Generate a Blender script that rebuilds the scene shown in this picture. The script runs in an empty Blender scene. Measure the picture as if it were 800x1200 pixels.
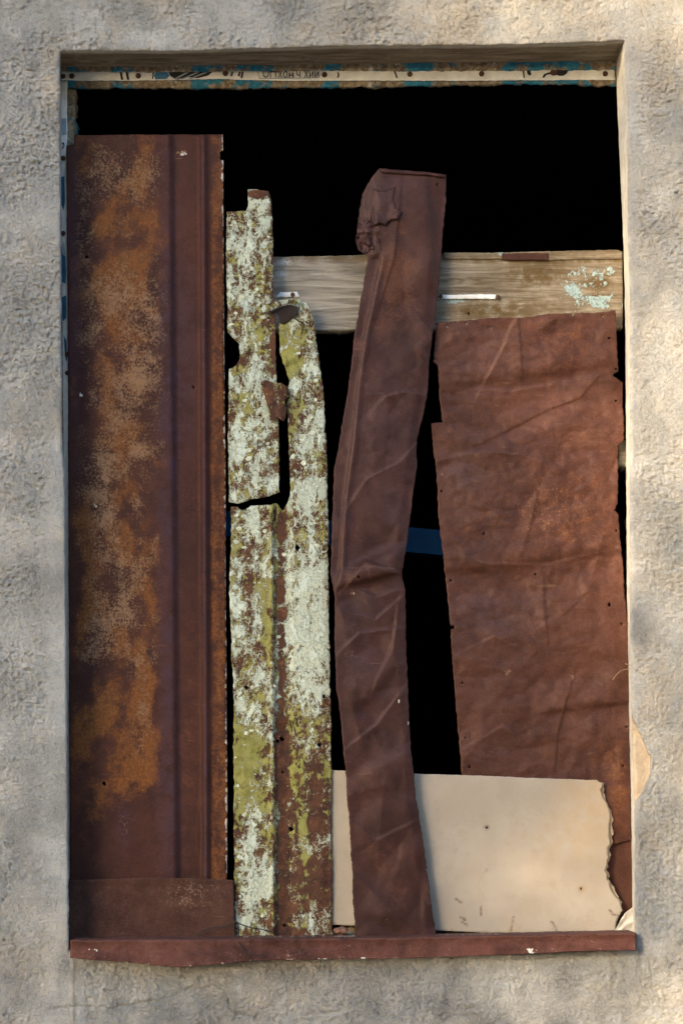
import bpy, bmesh, math, random
import numpy as np
from mathutils import Vector
from mathutils.geometry import delaunay_2d_cdt

# ------------------------------------------------------------------ frame of reference
S = 1.525e-3            # metres per photograph pixel on the wall's front plane
D = 4.0                 # camera to wall
PCX, PCY = 360.0, 1060.0   # foot of the camera's axis on the wall (pixels)
SILL_Z = 1.42
def z0(py): return SILL_Z + (1100.0 - py) * S
CAM_X, CAM_Z = (PCX - 400.0) * S, z0(PCY)
def P(px, py, y):
    """point at depth y behind the wall's front plane"""
    k = (D + y) / D * S
    return CAM_X + (np.asarray(px, float) - PCX) * k, y + 0 * np.asarray(px, float), CAM_Z + (PCY - np.asarray(py, float)) * k

scene = bpy.context.scene
C = scene.collection

# ------------------------------------------------------------------ camera, sky, sun, exposure
cam = bpy.data.cameras.new('camera'); cam_o = bpy.data.objects.new('camera', cam); C.objects.link(cam_o)
cam.sensor_fit = 'HORIZONTAL'; cam.sensor_width = 36.0
cam.lens = 36.0 * D / (800 * S)
cam.shift_x = (400 - PCX) / 800; cam.shift_y = (PCY - 600) / 800
cam.clip_start = 0.05; cam.clip_end = 2000
cam_o.location = (CAM_X, -D, CAM_Z); cam_o.rotation_euler = (math.radians(90), 0, 0)
scene.camera = cam_o

SUN_EL, SUN_AZ = 17.0, 40.0     # height, and degrees to the left of the wall's normal
to_sun = Vector((-math.sin(math.radians(SUN_AZ)) * math.cos(math.radians(SUN_EL)),
                 -math.cos(math.radians(SUN_AZ)) * math.cos(math.radians(SUN_EL)),
                 math.sin(math.radians(SUN_EL))))
w = bpy.data.worlds.new('World'); scene.world = w; w.use_nodes = True
nt = w.node_tree
sky = nt.nodes.new('ShaderNodeTexSky'); sky.sky_type = 'NISHITA'; sky.sun_disc = False
sky.sun_elevation = math.radians(SUN_EL)
sky.sun_rotation = math.atan2(to_sun.x, to_sun.y)
sky.dust_density = 1.0; sky.ozone_density = 1.5
bg = nt.nodes['Background']; nt.links.new(sky.outputs[0], bg.inputs[0]); bg.inputs[1].default_value = 0.15
sun = bpy.data.lights.new('sun', 'SUN'); sun_o = bpy.data.objects.new('sun', sun); C.objects.link(sun_o)
sun.energy = 2.3; sun.angle = math.radians(0.9); sun.color = (1.0, 0.80, 0.55)
sun_o.location = (-6, -12, 5)
sun_o.rotation_euler = to_sun.to_track_quat('Z', 'Y').to_euler()
scene.render.engine = 'CYCLES'
vs = scene.view_settings
vs.view_transform = 'Standard'; vs.look = 'None'; vs.gamma = 1; vs.use_curve_mapping = False
vs.exposure = 2.0

# ------------------------------------------------------------------ noise in numpy
def _h(ix, iy, seed):
    n = (ix * 374761393 + iy * 668265263 + seed * 982451653) & 0xFFFFFFFF
    n = ((n ^ (n >> 13)) * 1274126177) & 0xFFFFFFFF
    return (n ^ (n >> 16)) & 0xFFFFFFFF
def perlin(x, y, seed=0):
    x = np.asarray(x, float); y = np.asarray(y, float)
    ix = np.floor(x).astype(np.int64); iy = np.floor(y).astype(np.int64)
    fx = x - ix; fy = y - iy
    u = fx ** 3 * (fx * (fx * 6 - 15) + 10); v = fy ** 3 * (fy * (fy * 6 - 15) + 10)
    def g(dx, dy):
        a = _h(ix + dx, iy + dy, seed) / 4294967296.0 * 2 * np.pi
        return np.cos(a) * (fx - dx) + np.sin(a) * (fy - dy)
    a = g(0, 0) * (1 - u) + g(1, 0) * u
    b = g(0, 1) * (1 - u) + g(1, 1) * u
    return (a * (1 - v) + b * v) * 1.5
def fbm(x, y, seed=0, octv=4, gain=0.5):
    s = 0; a = 1; t = 0
    for i in range(octv):
        s = s + a * perlin(x * 2 ** i, y * 2 ** i, seed + 17 * i); t += a; a *= gain
    return s / t
def sstep(x, a, b):
    t = np.clip((x - a) / (b - a), 0, 1); return t * t * (3 - 2 * t)
def blob(X, Y, cx, cy, rx, ry, p=2):
    return np.exp(-(np.abs((X - cx) / rx) ** p + np.abs((Y - cy) / ry) ** p))
def segdist(X, Y, p0, p1):
    dx, dy = p1[0] - p0[0], p1[1] - p0[1]; L2 = dx * dx + dy * dy
    t = np.clip(((X - p0[0]) * dx + (Y - p0[1]) * dy) / L2, 0, 1)
    return np.hypot(X - p0[0] - t * dx, Y - p0[1] - t * dy), t
def ridge(X, Y, pts, h, w):
    """sharp raised crease along a polyline (towards the viewer: negative depth), mm"""
    best = np.full(np.shape(X), 1e9)
    for a, b in zip(pts[:-1], pts[1:]): best = np.minimum(best, segdist(X, Y, a, b)[0])
    return -1.5 * h * np.clip(1 - best / w, 0, 1) ** 1.2
def crease(X, Y, pts, h, w):
    """buckle: rises slowly on one side and drops sharply on the other"""
    best = np.full(np.shape(X), 1e9); sg = np.zeros(np.shape(X)); al = np.zeros(np.shape(X)); n = len(pts) - 1
    for i, (a, b) in enumerate(zip(pts[:-1], pts[1:])):
        d, t = segdist(X, Y, a, b); k = d < best
        c = np.sign((X - a[0]) * -(b[1] - a[1]) + (Y - a[1]) * (b[0] - a[0]))
        best = np.where(k, d, best); sg = np.where(k, c, sg); al = np.where(k, (i + t) / n, al)
    ww = np.where(sg > 0, w * 4.5, w * .6) * (1 + .35 * perlin(X / 17, Y / 17, 97))
    return -2.3 * h * np.clip(1 - best / ww, 0, 1) ** 1.25 * (.35 + .65 * np.sin(np.pi * np.clip(al, .06, .94)))
def fold(X, Y, p0, p1, h, w, L):
    """step in depth across a line, fading away from it, mm; positive side = right of p0->p1"""
    dx, dy = p1[0] - p0[0], p1[1] - p0[1]; n = math.hypot(dx, dy)
    sd = ((X - p0[0]) * -dy + (Y - p0[1]) * dx) / n
    t = ((X - p0[0]) * dx + (Y - p0[1]) * dy) / n / n
    return 1.5 * h * np.tanh(sd / w) * np.exp(-(sd / L) ** 2) * sstep(t, -0.15, 0.2) * (1 - sstep(t, 0.8, 1.15))
def crumple(X, Y, box, n, R, amp, seed):
    rnd = random.Random(seed); o = 0 * X
    for i in range(n):
        cx, cy = rnd.uniform(box[0], box[2]), rnd.uniform(box[1], box[3])
        a = rnd.uniform(0, math.pi); r = R * rnd.uniform(0.5, 1.4); s = rnd.uniform(-1, 1)
        sd = (X - cx) * math.sin(a) + (Y - cy) * math.cos(a)
        al = (X - cx) * math.cos(a) - (Y - cy) * math.sin(a)
        o = o + s * amp * np.abs(sd) / r * np.exp(-(sd / (r * .6)) ** 2 - (al / r) ** 2)
    return o

# ------------------------------------------------------------------ node helpers
class NT:
    def __init__(self, name, rough=0.85, spec=0.25):
        self.m = bpy.data.materials.new(name); self.m.use_nodes = True
        self.t = self.m.node_tree; self.b = self.t.nodes['Principled BSDF']
        self.b.inputs['Roughness'].default_value = rough
        self.b.inputs['Specular IOR Level'].default_value = spec
        self.co = self.n('ShaderNodeTexCoord').outputs['Object']
    def n(self, typ, **kw):
        k = self.t.nodes.new(typ)
        for a, v in kw.items(): setattr(k, a, v)
        return k
    def put(self, sock, v):
        if hasattr(v, 'is_output'): self.t.links.new(v, sock)
        elif v is not None:
            if isinstance(v, (tuple, list)) and len(v) == 3 and sock.type == 'RGBA': v = (*v, 1)
            sock.default_value = v
    def stretch(self, sx, sy, sz, rot=(0, 0, 0), off=(0, 0, 0)):
        k = self.n('ShaderNodeMapping'); self.put(k.inputs[0], self.co)
        k.inputs['Scale'].default_value = (sx, sy, sz); k.inputs['Rotation'].default_value = rot
        k.inputs['Location'].default_value = off
        return k.outputs[0]
    def noise(self, scale, detail=5, rough=0.6, dist=0.0, co=None):
        k = self.n('ShaderNodeTexNoise'); self.put(k.inputs['Vector'], co or self.co)
        k.inputs['Scale'].default_value = scale; k.inputs['Detail'].default_value = detail
        k.inputs['Roughness'].default_value = rough; k.inputs['Distortion'].default_value = dist
        return k.outputs['Fac']
    def vor(self, scale, feature='F1', co=None, out='Distance'):
        k = self.n('ShaderNodeTexVoronoi', feature=feature); self.put(k.inputs['Vector'], co or self.co)
        k.inputs['Scale'].default_value = scale
        return k.outputs[out]
    def sm(self, f, a, b, lo=0.0, hi=1.0):
        k = self.n('ShaderNodeMapRange', interpolation_type='SMOOTHSTEP'); self.put(k.inputs[0], f)
        for i, v in zip((1, 2, 3, 4), (a, b, lo, hi)): k.inputs[i].default_value = v
        return k.outputs[0]
    def ma(self, op, a, b=0.0):
        k = self.n('ShaderNodeMath', operation=op); self.put(k.inputs[0], a); self.put(k.inputs[1], b)
        return k.outputs[0]
    def mix(self, f, a, b, mode='MIX'):
        k = self.n('ShaderNodeMix', data_type='RGBA', blend_type=mode); self.put(k.inputs[0], f)
        self.put(k.inputs[6], a); self.put(k.inputs[7], b)
        return k.outputs[2]
    def attr(self, name='mask'):
        k = self.n('ShaderNodeAttribute', attribute_name=name)
        s = self.n('ShaderNodeSeparateColor'); self.t.links.new(k.outputs['Color'], s.inputs[0])
        return s.outputs[0], s.outputs[1], s.outputs[2], k.outputs['Alpha']
    def done(self, col, bump=None, strength=0.4, dist=0.001, rough=None, metal=None):
        self.put(self.b.inputs['Base Color'], col)
        if bump is not None:
            k = self.n('ShaderNodeBump'); k.inputs['Strength'].default_value = strength
            k.inputs['Distance'].default_value = dist; self.put(k.inputs['Height'], bump)
            self.t.links.new(k.outputs[0], self.b.inputs['Normal'])
        if rough is not None: self.put(self.b.inputs['Roughness'], rough)
        if metal is not None: self.put(self.b.inputs['Metallic'], metal)
        return self.m
def plain(name, col, rough=0.8, var=0.25, scale=60, spec=0.25):
    t = NT(name, rough, spec); n = t.noise(scale, 6, 0.65)
    lo = tuple(c * (1 - var) for c in col); hi = tuple(c * (1 + var) for c in col)
    return t.done(t.mix(t.sm(n, .3, .7), lo, hi), n, .25, .001)

# ------------------------------------------------------------------ object helpers
def tag(o, label=None, cat=None, group=None, kind=None):
    if label: o['label'] = label
    if cat: o['category'] = cat
    if group: o['group'] = group
    if kind: o['kind'] = kind
    return o
def place(o, V, parent):
    """origin at the thing's base; V are world positions"""
    V = np.asarray(V, float)
    lo, hi = V.min(0), V.max(0)
    base = np.array([(lo[0] + hi[0]) / 2, (lo[1] + hi[1]) / 2, lo[2]])
    po = np.array(parent['_base']) if parent is not None and '_base' in parent else np.zeros(3)
    o.data.vertices.foreach_set('co', (V - base).ravel())
    o.location = base - po
    if parent is not None: o.parent = parent
    BASE[o.name] = base
BASE = {}
def link(name, V, F, mat, parent=None, smooth=True, mask=None, keep=None):
    """one mesh object; V world positions"""
    me = bpy.data.meshes.new(name)
    V = np.asarray(V, float); lo, hi = V.min(0), V.max(0)
    base = np.array([(lo[0] + hi[0]) / 2, (lo[1] + hi[1]) / 2, lo[2]])
    if isinstance(F, np.ndarray):
        n, k = F.shape
        me.vertices.add(len(V)); me.vertices.foreach_set('co', (V - base).ravel())
        me.loops.add(n * k); me.loops.foreach_set('vertex_index', F.astype(np.int32).ravel())
        me.polygons.add(n); me.polygons.foreach_set('loop_start', np.arange(0, n * k, k, dtype=np.int32))
        me.update(calc_edges=True)
    else:
        me.from_pydata([tuple(v) for v in V - base], [], [tuple(f) for f in F])
    if mask is not None:
        a = me.color_attributes.new('mask', 'FLOAT_COLOR', 'POINT')
        a.data.foreach_set('color', np.asarray(mask, np.float32).ravel())
    me.polygons.foreach_set('use_smooth', np.full(len(me.polygons), smooth))
    me.materials.append(mat); me.validate(); me.update()
    o = bpy.data.objects.new(name, me); C.objects.link(o)
    BASE[o] = base
    if parent is not None:
        o.parent = parent; o.location = base - BASE[parent]
    else: o.location = base
    return o
def empty(name, loc):
    o = bpy.data.objects.new(name, None); C.objects.link(o); o.location = loc
    o.empty_display_size = 0.05; BASE[o] = np.array(loc, float); return o
def inside(px, py, poly):
    r = np.zeros(len(px), bool); n = len(poly)
    for i in range(n):
        x1, y1 = poly[i]; x2, y2 = poly[(i + 1) % n]
        if y1 == y2: continue
        c = (y1 > py) != (y2 > py)
        r ^= c & (px < (x2 - x1) * (py - y1) / (y2 - y1) + x1)
    return r
def resample(poly, step, rough, seed, rscale=6.0):
    out = []; s = 0.0; n = len(poly)
    for i in range(n):
        a, b = np.array(poly[i], float), np.array(poly[(i + 1) % n], float)
        d = np.linalg.norm(b - a); k = max(1, int(round(d / step)))
        nrm = np.array([-(b - a)[1], (b - a)[0]]) / max(d, 1e-6)
        for j in range(k):
            t = j / k; q = a + (b - a) * t
            amp = (rough(q[0], q[1]) if callable(rough) else rough) * (0.35 if j == 0 else 1)
            off = amp * (perlin((s + d * t) / rscale, seed * 3.7, seed) + 0.6 * perlin((s + d * t) / (rscale * .35), seed * 1.3, seed + 5)
                         + 1.0 * perlin((s + d * t) / (rscale * 6), seed * 2.3, seed + 9))
            out.append(q + nrm * float(off))
        s += d
    return np.array(out)
SHEET_SEED = [1]
def sheet(name, outline, dep, mat, mask=None, res=2.5, rough=0.5, holes=(), thick=0.0011, parent=None, rscale=6.0, wear=0):
    """sheet cut to an outline (photo pixels), with depth dep(X, Y) in metres"""
    SHEET_SEED[0] += 1; seed = SHEET_SEED[0]; rs = np.random.RandomState(seed)
    O = resample(outline, min(res, 2.0), rough, seed, rscale)
    H = []
    for hx, hy, hr in holes:
        k = 9; a = np.arange(k) / k * 2 * np.pi
        rr = hr * (1 + .35 * rs.uniform(-1, 1, k))
        H.append(np.stack([hx + rr * np.cos(a), hy + rr * np.sin(a)], 1))
    gx, gy = np.meshgrid(np.arange(O[:, 0].min(), O[:, 0].max(), res), np.arange(O[:, 1].min(), O[:, 1].max(), res))
    gx = (gx + rs.uniform(-.22, .22, gx.shape) * res).ravel(); gy = (gy + rs.uniform(-.22, .22, gy.shape) * res).ravel()
    keep = inside(gx, gy, O)
    gx, gy = gx[keep], gy[keep]
    B = np.concatenate([O] + H); md = np.full(len(gx), 1e9)
    for bx, by in B: md = np.minimum(md, (gx - bx) ** 2 + (gy - by) ** 2)
    k2 = md > (res * .55) ** 2
    for h in H: k2 &= ~inside(gx, gy, h)
    gx, gy = gx[k2], gy[k2]
    pts = [Vector(p) for p in O]; edges = [(i, (i + 1) % len(O)) for i in range(len(O))]; n0 = len(O)
    for h in H:
        pts += [Vector(p) for p in h]; edges += [(n0 + i, n0 + (i + 1) % len(h)) for i in range(len(h))]; n0 += len(h)
    pts += [Vector(p) for p in zip(gx, gy)]
    v, e, f, *_ = delaunay_2d_cdt(pts, edges, [], 0, 1e-5, False)
    v = np.array([(p.x, p.y) for p in v]); f = np.array([t for t in f if len(t) == 3], int)
    c = v[f].mean(1); ok = inside(c[:, 0], c[:, 1], O)
    for h in H: ok &= ~inside(c[:, 0], c[:, 1], h)
    f = f[ok]
    a, b, c = v[f[:, 0]], v[f[:, 1]], v[f[:, 2]]
    cr = (b[:, 0] - a[:, 0]) * (c[:, 1] - a[:, 1]) - (b[:, 1] - a[:, 1]) * (c[:, 0] - a[:, 0])
    f[cr > 0] = f[cr > 0][:, ::-1]          # pixel rows run down: this faces the street
    X, Y = v[:, 0], v[:, 1]
    yy = dep(X, Y)
    x, y, z = P(X, Y, yy)
    V = np.stack([x, yy, z], 1)
    m = None
    if mask is not None:
        m = np.zeros((len(X), 4)); 
        for i, q in enumerate(mask(X, Y)): m[:, i] = np.clip(q, 0, 1)
    o = link(name, V, f, mat, parent, True, m)
    if wear:
        e = 2.2
        lap = dep(X + e, Y) + dep(X - e, Y) + dep(X, Y + e) + dep(X, Y - e) - 4 * yy
        at = o.data.attributes.new('wear', 'FLOAT', 'POINT'); at.data.foreach_set('value', np.clip(lap * wear - .12, 0, 1).astype(np.float32))
    so = o.modifiers.new('thickness', 'SOLIDIFY'); so.thickness = thick; so.offset = -1
    return o
def box(name, p0, p1, mat, parent=None, bevel=0.0, wob=0.0, seg=1):
    bm = bmesh.new(); bmesh.ops.create_cube(bm, size=1)
    for q in bm.verts: q.co = Vector([p0[i] + (p1[i] - p0[i]) * (q.co[i] + .5) for i in range(3)])
    if seg > 1: bmesh.ops.subdivide_edges(bm, edges=bm.edges[:], cuts=seg, use_grid_fill=True)
    if wob:
        for q in bm.verts:
            q.co.y += wob * float(fbm(q.co.x * 30, q.co.z * 30, 3)); q.co.z += wob * float(fbm(q.co.x * 30, q.co.y * 60 + 9, 4))
    if bevel: bmesh.ops.bevel(bm, geom=bm.edges[:], offset=bevel, segments=2, affect='EDGES')
    V = [q.co[:] for q in bm.verts]; bm.verts.index_update(); F = [[q.index for q in fa.verts] for fa in bm.faces]; bm.free()
    return link(name, V, F, mat, parent, False)
def tube(name, pts, rad, mat, parent=None, sides=6, sub=6):
    pts = [np.array(p, float) for p in pts]; R = rad if isinstance(rad, (list, tuple)) else [rad] * len(pts)
    Q, RR = [], []
    for i in range(len(pts) - 1):
        p0, p1, p2, p3 = pts[max(i - 1, 0)], pts[i], pts[i + 1], pts[min(i + 2, len(pts) - 1)]
        for j in range(sub):
            t = j / sub
            Q.append(.5 * (2 * p1 + (p2 - p0) * t + (2 * p0 - 5 * p1 + 4 * p2 - p3) * t * t + (3 * p1 - p0 - 3 * p2 + p3) * t ** 3))
            RR.append(R[i] + (R[i + 1] - R[i]) * t)
    Q.append(pts[-1]); RR.append(R[-1])
    V, F = [], []
    for i, q in enumerate(Q):
        d = Q[min(i + 1, len(Q) - 1)] - Q[max(i - 1, 0)]; d = d / (np.linalg.norm(d) + 1e-9)
        u = np.cross(d, (0, .3, 1) if abs(d[2]) < .9 else (1, 0, 0)); u /= np.linalg.norm(u); vv = np.cross(d, u)
        for k in range(sides):
            a = 2 * math.pi * k / sides; V.append(q + RR[i] * (math.cos(a) * u + math.sin(a) * vv))
    for i in range(len(Q) - 1):
        for k in range(sides):
            k2 = (k + 1) % sides; F.append((i * sides + k, i * sides + k2, (i + 1) * sides + k2, (i + 1) * sides + k))
    F.append(tuple(range(sides))[::-1]); F.append(tuple(range((len(Q) - 1) * sides, len(Q) * sides)))
    return link(name, V, F, mat, parent)
def nail(px, py, y, r, mat, parent):
    """domed nail head, r in pixels, seated on a surface at depth y"""
    V, F = [], []; x, _, z = P(px, py, y); R = r * S; n = 10
    for j, (q, d) in enumerate(((1.0, 0.0005), (1.0, -0.0008), (0.7, -0.0016))):
        for k in range(n):
            a = 2 * math.pi * k / n; V.append((x + R * q * math.cos(a), y + d, z + R * q * math.sin(a)))
    V.append((x, y - 0.0019, z))
    for j in range(2):
        for k in range(n): F.append((j * n + k, j * n + (k + 1) % n, (j + 1) * n + (k + 1) % n, (j + 1) * n + k))
    for k in range(n): F.append((2 * n + k, 2 * n + (k + 1) % n, 3 * n))
    return link('nail', V, F, mat, parent)

# ------------------------------------------------------------------ materials
def mat_stucco():
    t = NT('stucco', 0.95, 0.1); r, g, b, a = t.attr()
    big = t.noise(5, 5, .6); mid = t.noise(24, 6, .65); fine = t.noise(190, 5, .7); mic = t.noise(700, 3, .7)
    col = t.mix(t.sm(big, .35, .65), (.475, .485, .472), (.60, .592, .56))
    col = t.mix(t.sm(mid, .42, .68, 0, .65), col, (.60, .575, .53))
    col = t.mix(t.ma('MULTIPLY', r, t.sm(mid, .25, .6)), col, (.64, .565, .46))        # warm beige lime, painted sun on the right included
    col = t.mix(t.ma('MULTIPLY', g, t.sm(fine, .2, .65)), col, (.20, .20, .20))       # grey grime and greying, painted sill shadow included
    pits = t.sm(fine, .28, .44, .62, 1.0)  # shade of the pits put into the colour
    sand = t.noise(900, 2, .8)
    col = t.mix(t.sm(sand, .56, .66, 0, .5), col, (.72, .69, .62)); col = t.mix(t.sm(sand, .36, .45, .28, 0), col, (.19, .18, .165))
    k = t.n('ShaderNodeMix', data_type='RGBA', blend_type='MULTIPLY'); k.inputs[0].default_value = 1
    t.put(k.inputs[6], col)
    cc = t.n('ShaderNodeCombineColor'); [t.put(cc.inputs[i], pits) for i in range(3)]
    t.t.links.new(cc.outputs[0], k.inputs[7]); col = k.outputs[2]
    col = t.mix(t.ma('MULTIPLY', b, t.sm(fine, .25, .5)), col, (.72, .70, .66))       # white lime
    col = t.mix(t.sm(a, .35, .6), col, t.mix(t.sm(mid, .35, .65), (.42, .315, .21), (.54, .425, .30)))  # bare render
    warp = t.stretch(1, 1, 1)
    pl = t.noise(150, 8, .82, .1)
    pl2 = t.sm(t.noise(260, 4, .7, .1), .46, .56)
    col = t.mix(t.sm(pl, .36, .5, .45, 0), col, (.24, .235, .22))     # hollows of the render darkened, their shade put into the colour
    rough_zone = t.sm(t.noise(9, 3, .6), .35, .6, .35, 1)
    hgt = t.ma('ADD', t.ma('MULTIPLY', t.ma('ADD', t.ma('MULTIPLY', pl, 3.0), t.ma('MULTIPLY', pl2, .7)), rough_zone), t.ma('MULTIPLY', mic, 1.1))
    hgt = t.ma('MULTIPLY', hgt, t.sm(a, .3, .6, 1, .25))
    return t.done(col, hgt, 1.0, .0028)
def mat_reveal():
    t = NT('reveal plaster', 0.92, 0.12); r, g, b, a = t.attr()
    n = t.noise(30, 6, .65); lay = t.noise(9, 6, .65, .4, t.stretch(1.2, 9, 9))
    fine = t.noise(260, 4, .7)
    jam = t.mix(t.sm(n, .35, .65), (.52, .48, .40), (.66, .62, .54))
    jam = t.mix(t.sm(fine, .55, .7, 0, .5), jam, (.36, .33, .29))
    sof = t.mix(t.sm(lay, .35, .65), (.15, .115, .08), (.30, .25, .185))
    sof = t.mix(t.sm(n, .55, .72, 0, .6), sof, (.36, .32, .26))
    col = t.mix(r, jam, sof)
    return t.done(col, t.ma('ADD', fine, t.ma('MULTIPLY', n, 2)), .5, .0015)
def mat_rust(name, dark, mid, orange, crust, sheen, rough=0.82, bumpy=.35):
    """mask: R orange rust, G pale crust, B bluish sheen, A chipped white paint"""
    t = NT(name, rough, .30); r, g, b, a = t.attr(); t.b.inputs['Specular Tint'].default_value = (1, .72, .64, 1)
    big = t.noise(7, 6, .62, .3); mid_n = t.noise(38, 6, .65, .3); fine = t.noise(210, 5, .7); mic = t.noise(650, 3, .75)
    run = t.noise(14, 5, .65, .2, t.stretch(2.2, 2.2, .35))
    col = t.mix(t.sm(t.ma('ADD', t.ma('MULTIPLY', big, .6), t.ma('MULTIPLY', mid_n, .4)), .37, .63), dark, tuple(x * 1.05 for x in mid))
    col = t.mix(t.sm(run, .52, .75, 0, .4), col, tuple(x * .55 for x in dark))
    org = t.sm(t.ma('ADD', r, t.ma('MULTIPLY', t.ma('SUBTRACT', t.ma('ADD', t.ma('MULTIPLY', mid_n, .6), t.ma('MULTIPLY', fine, .4)), .5), 1.7)), .3, .85)
    col = t.mix(org, col, t.mix(t.sm(fine, .38, .65), tuple(x * .6 for x in orange), orange))
    grain = t.noise(230, 5, .8, .2)
    cr = t.sm(t.ma('ADD', t.ma('ADD', t.ma('MULTIPLY', g, .30), grain), t.ma('MULTIPLY', t.ma('SUBTRACT', mid_n, .5), .35)), .66, .76)
    cr = t.ma('MULTIPLY', cr, t.sm(g, .04, .3))
    col = t.mix(t.ma('MULTIPLY', cr, t.sm(fine, .3, .6, .35, .85)), col, crust)
    col = t.mix(t.ma('MULTIPLY', b, t.sm(mid_n, .3, .65)), col, sheen)  # bluish sky sheen painted into the base colour
    col = t.mix(t.sm(mic, .55, .68, 0, .55), col, tuple(min(1, x * 2.4) for x in mid))
    col = t.mix(t.sm(mic, .32, .45, .7, 0), col, tuple(x * .35 for x in dark))
    wr = t.n('ShaderNodeAttribute', attribute_name='wear').outputs['Fac']
    col = t.mix(t.ma('MULTIPLY', wr, t.sm(fine, .35, .6, .05, .45)), col, tuple(.55 * p + .45 * q for p, q in zip(crust, mid)))
    scr = t.sm(t.noise(30, 3, .6, .6, t.stretch(.35, 1, 5, (0, .5, 0))), .685, .72, 0, .4)
    col = t.mix(t.ma('MULTIPLY', scr, t.sm(big, .45, .6)), col, crust)
    ch = t.sm(t.ma('ADD', a, t.ma('MULTIPLY', t.ma('SUBTRACT', t.noise(90, 4, .6), .5), 2.0)), .62, .74)
    ch = t.ma('MULTIPLY', ch, t.sm(a, .05, .2))
    col = t.mix(ch, col, (.62, .58, .50))
    hgt = t.ma('ADD', t.ma('ADD', t.ma('MULTIPLY', fine, .7), t.ma('MULTIPLY', mic, .35)), t.ma('ADD', cr, t.ma('MULTIPLY', mid_n, 1.2)))
    return t.done(col, hgt, bumpy, .0012, t.sm(fine, .3, .7, rough - .1, min(1, rough + .1)))
def mat_peel():
    """mask: R pale paint, G yellow-green, B bare rust"""
    t = NT('peeling paint on rust', 0.8, .25); r, g, b, a = t.attr()
    n1 = t.noise(42, 6, .68, .5); n2 = t.noise(120, 5, .7, .9, t.stretch(1.25, 1, .7)); n3 = t.noise(330, 4, .7); n4 = t.noise(60, 6, .7, .4, t.stretch(1, 1, .8, (0, 0, 0), (3, 1, 7)))
    rust = t.mix(t.sm(n1, .35, .65), (.045, .019, .013), (.115, .046, .023))
    rust = t.mix(t.sm(n2, .56, .72, 0, .8), rust, (.30, .15, .060))
    rust = t.mix(t.sm(n3, .30, .42, .6, 0), rust, (.018, .011, .010))
    grn = t.mix(t.sm(n4, .35, .65), (.17, .155, .03), (.31, .295, .085))
    grn = t.mix(t.sm(n3, .55, .7, 0, .4), grn, (.46, .45, .2))
    wht = t.mix(t.sm(n4, .35, .62), (.50, .53, .385), (.62, .685, .57))
    wht = t.mix(t.sm(n3, .52, .66, 0, .6), wht, (.40, .35, .20))
    base = t.ma('ADD', t.ma('MULTIPLY', t.noise(22, 6, .68, .6, t.stretch(1.3, 1, .7)), .68), t.ma('MULTIPLY', n2, .32))
    # yellow-green coat over rust, pale coat over that
    gm = t.sm(t.ma('ADD', t.ma('ADD', g, t.ma('MULTIPLY', t.ma('SUBTRACT', n4, .5), 2.3)), t.ma('MULTIPLY', t.ma('SUBTRACT', n2, .5), .9)), .50, .58)
    wm0 = t.ma('ADD', r, t.ma('MULTIPLY', t.ma('SUBTRACT', base, .5), 4.0))
    wm0 = t.ma('ADD', wm0, t.ma('MULTIPLY', t.ma('SUBTRACT', n3, .5), .8))
    wm0 = t.ma('ADD', wm0, t.sm(t.ma('ABSOLUTE', t.ma('SUBTRACT', t.noise(48, 4, .6, .9), .5)), .0, .035, .28, -.05))
    wm = t.sm(wm0, .52, .60)
    crk = t.ma('MULTIPLY', t.sm(t.vor(95, 'DISTANCE_TO_EDGE', t.stretch(1, 1, .75)), .015, .05, 1, 0), t.sm(n1, .40, .60))
    wm = t.ma('MULTIPLY', wm, t.ma('SUBTRACT', 1.0, t.ma('MULTIPLY', crk, .3)))
    cut = t.sm(t.ma('ADD', b, t.ma('MULTIPLY', t.ma('SUBTRACT', n1, .5), 1.6)), .55, .66)
    gm = t.ma('MULTIPLY', gm, t.ma('SUBTRACT', 1.0, cut)); wm = t.ma('MULTIPLY', wm, t.ma('SUBTRACT', 1.0, cut))
    # rust bleeding round the chips
    col = t.mix(gm, rust, grn)
    halo = t.ma('MULTIPLY', t.sm(wm0, .30, .52), t.ma('SUBTRACT', 1.0, cut))
    col = t.mix(t.ma('MULTIPLY', halo, .6), col, (.25, .17, .075))
    col = t.mix(wm, col, wht)
    hgt = t.ma('ADD', t.ma('ADD', t.ma('MULTIPLY', gm, .6), wm), t.ma('MULTIPLY', n3, .6))
    return t.done(col, hgt, .9, .0022)
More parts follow.
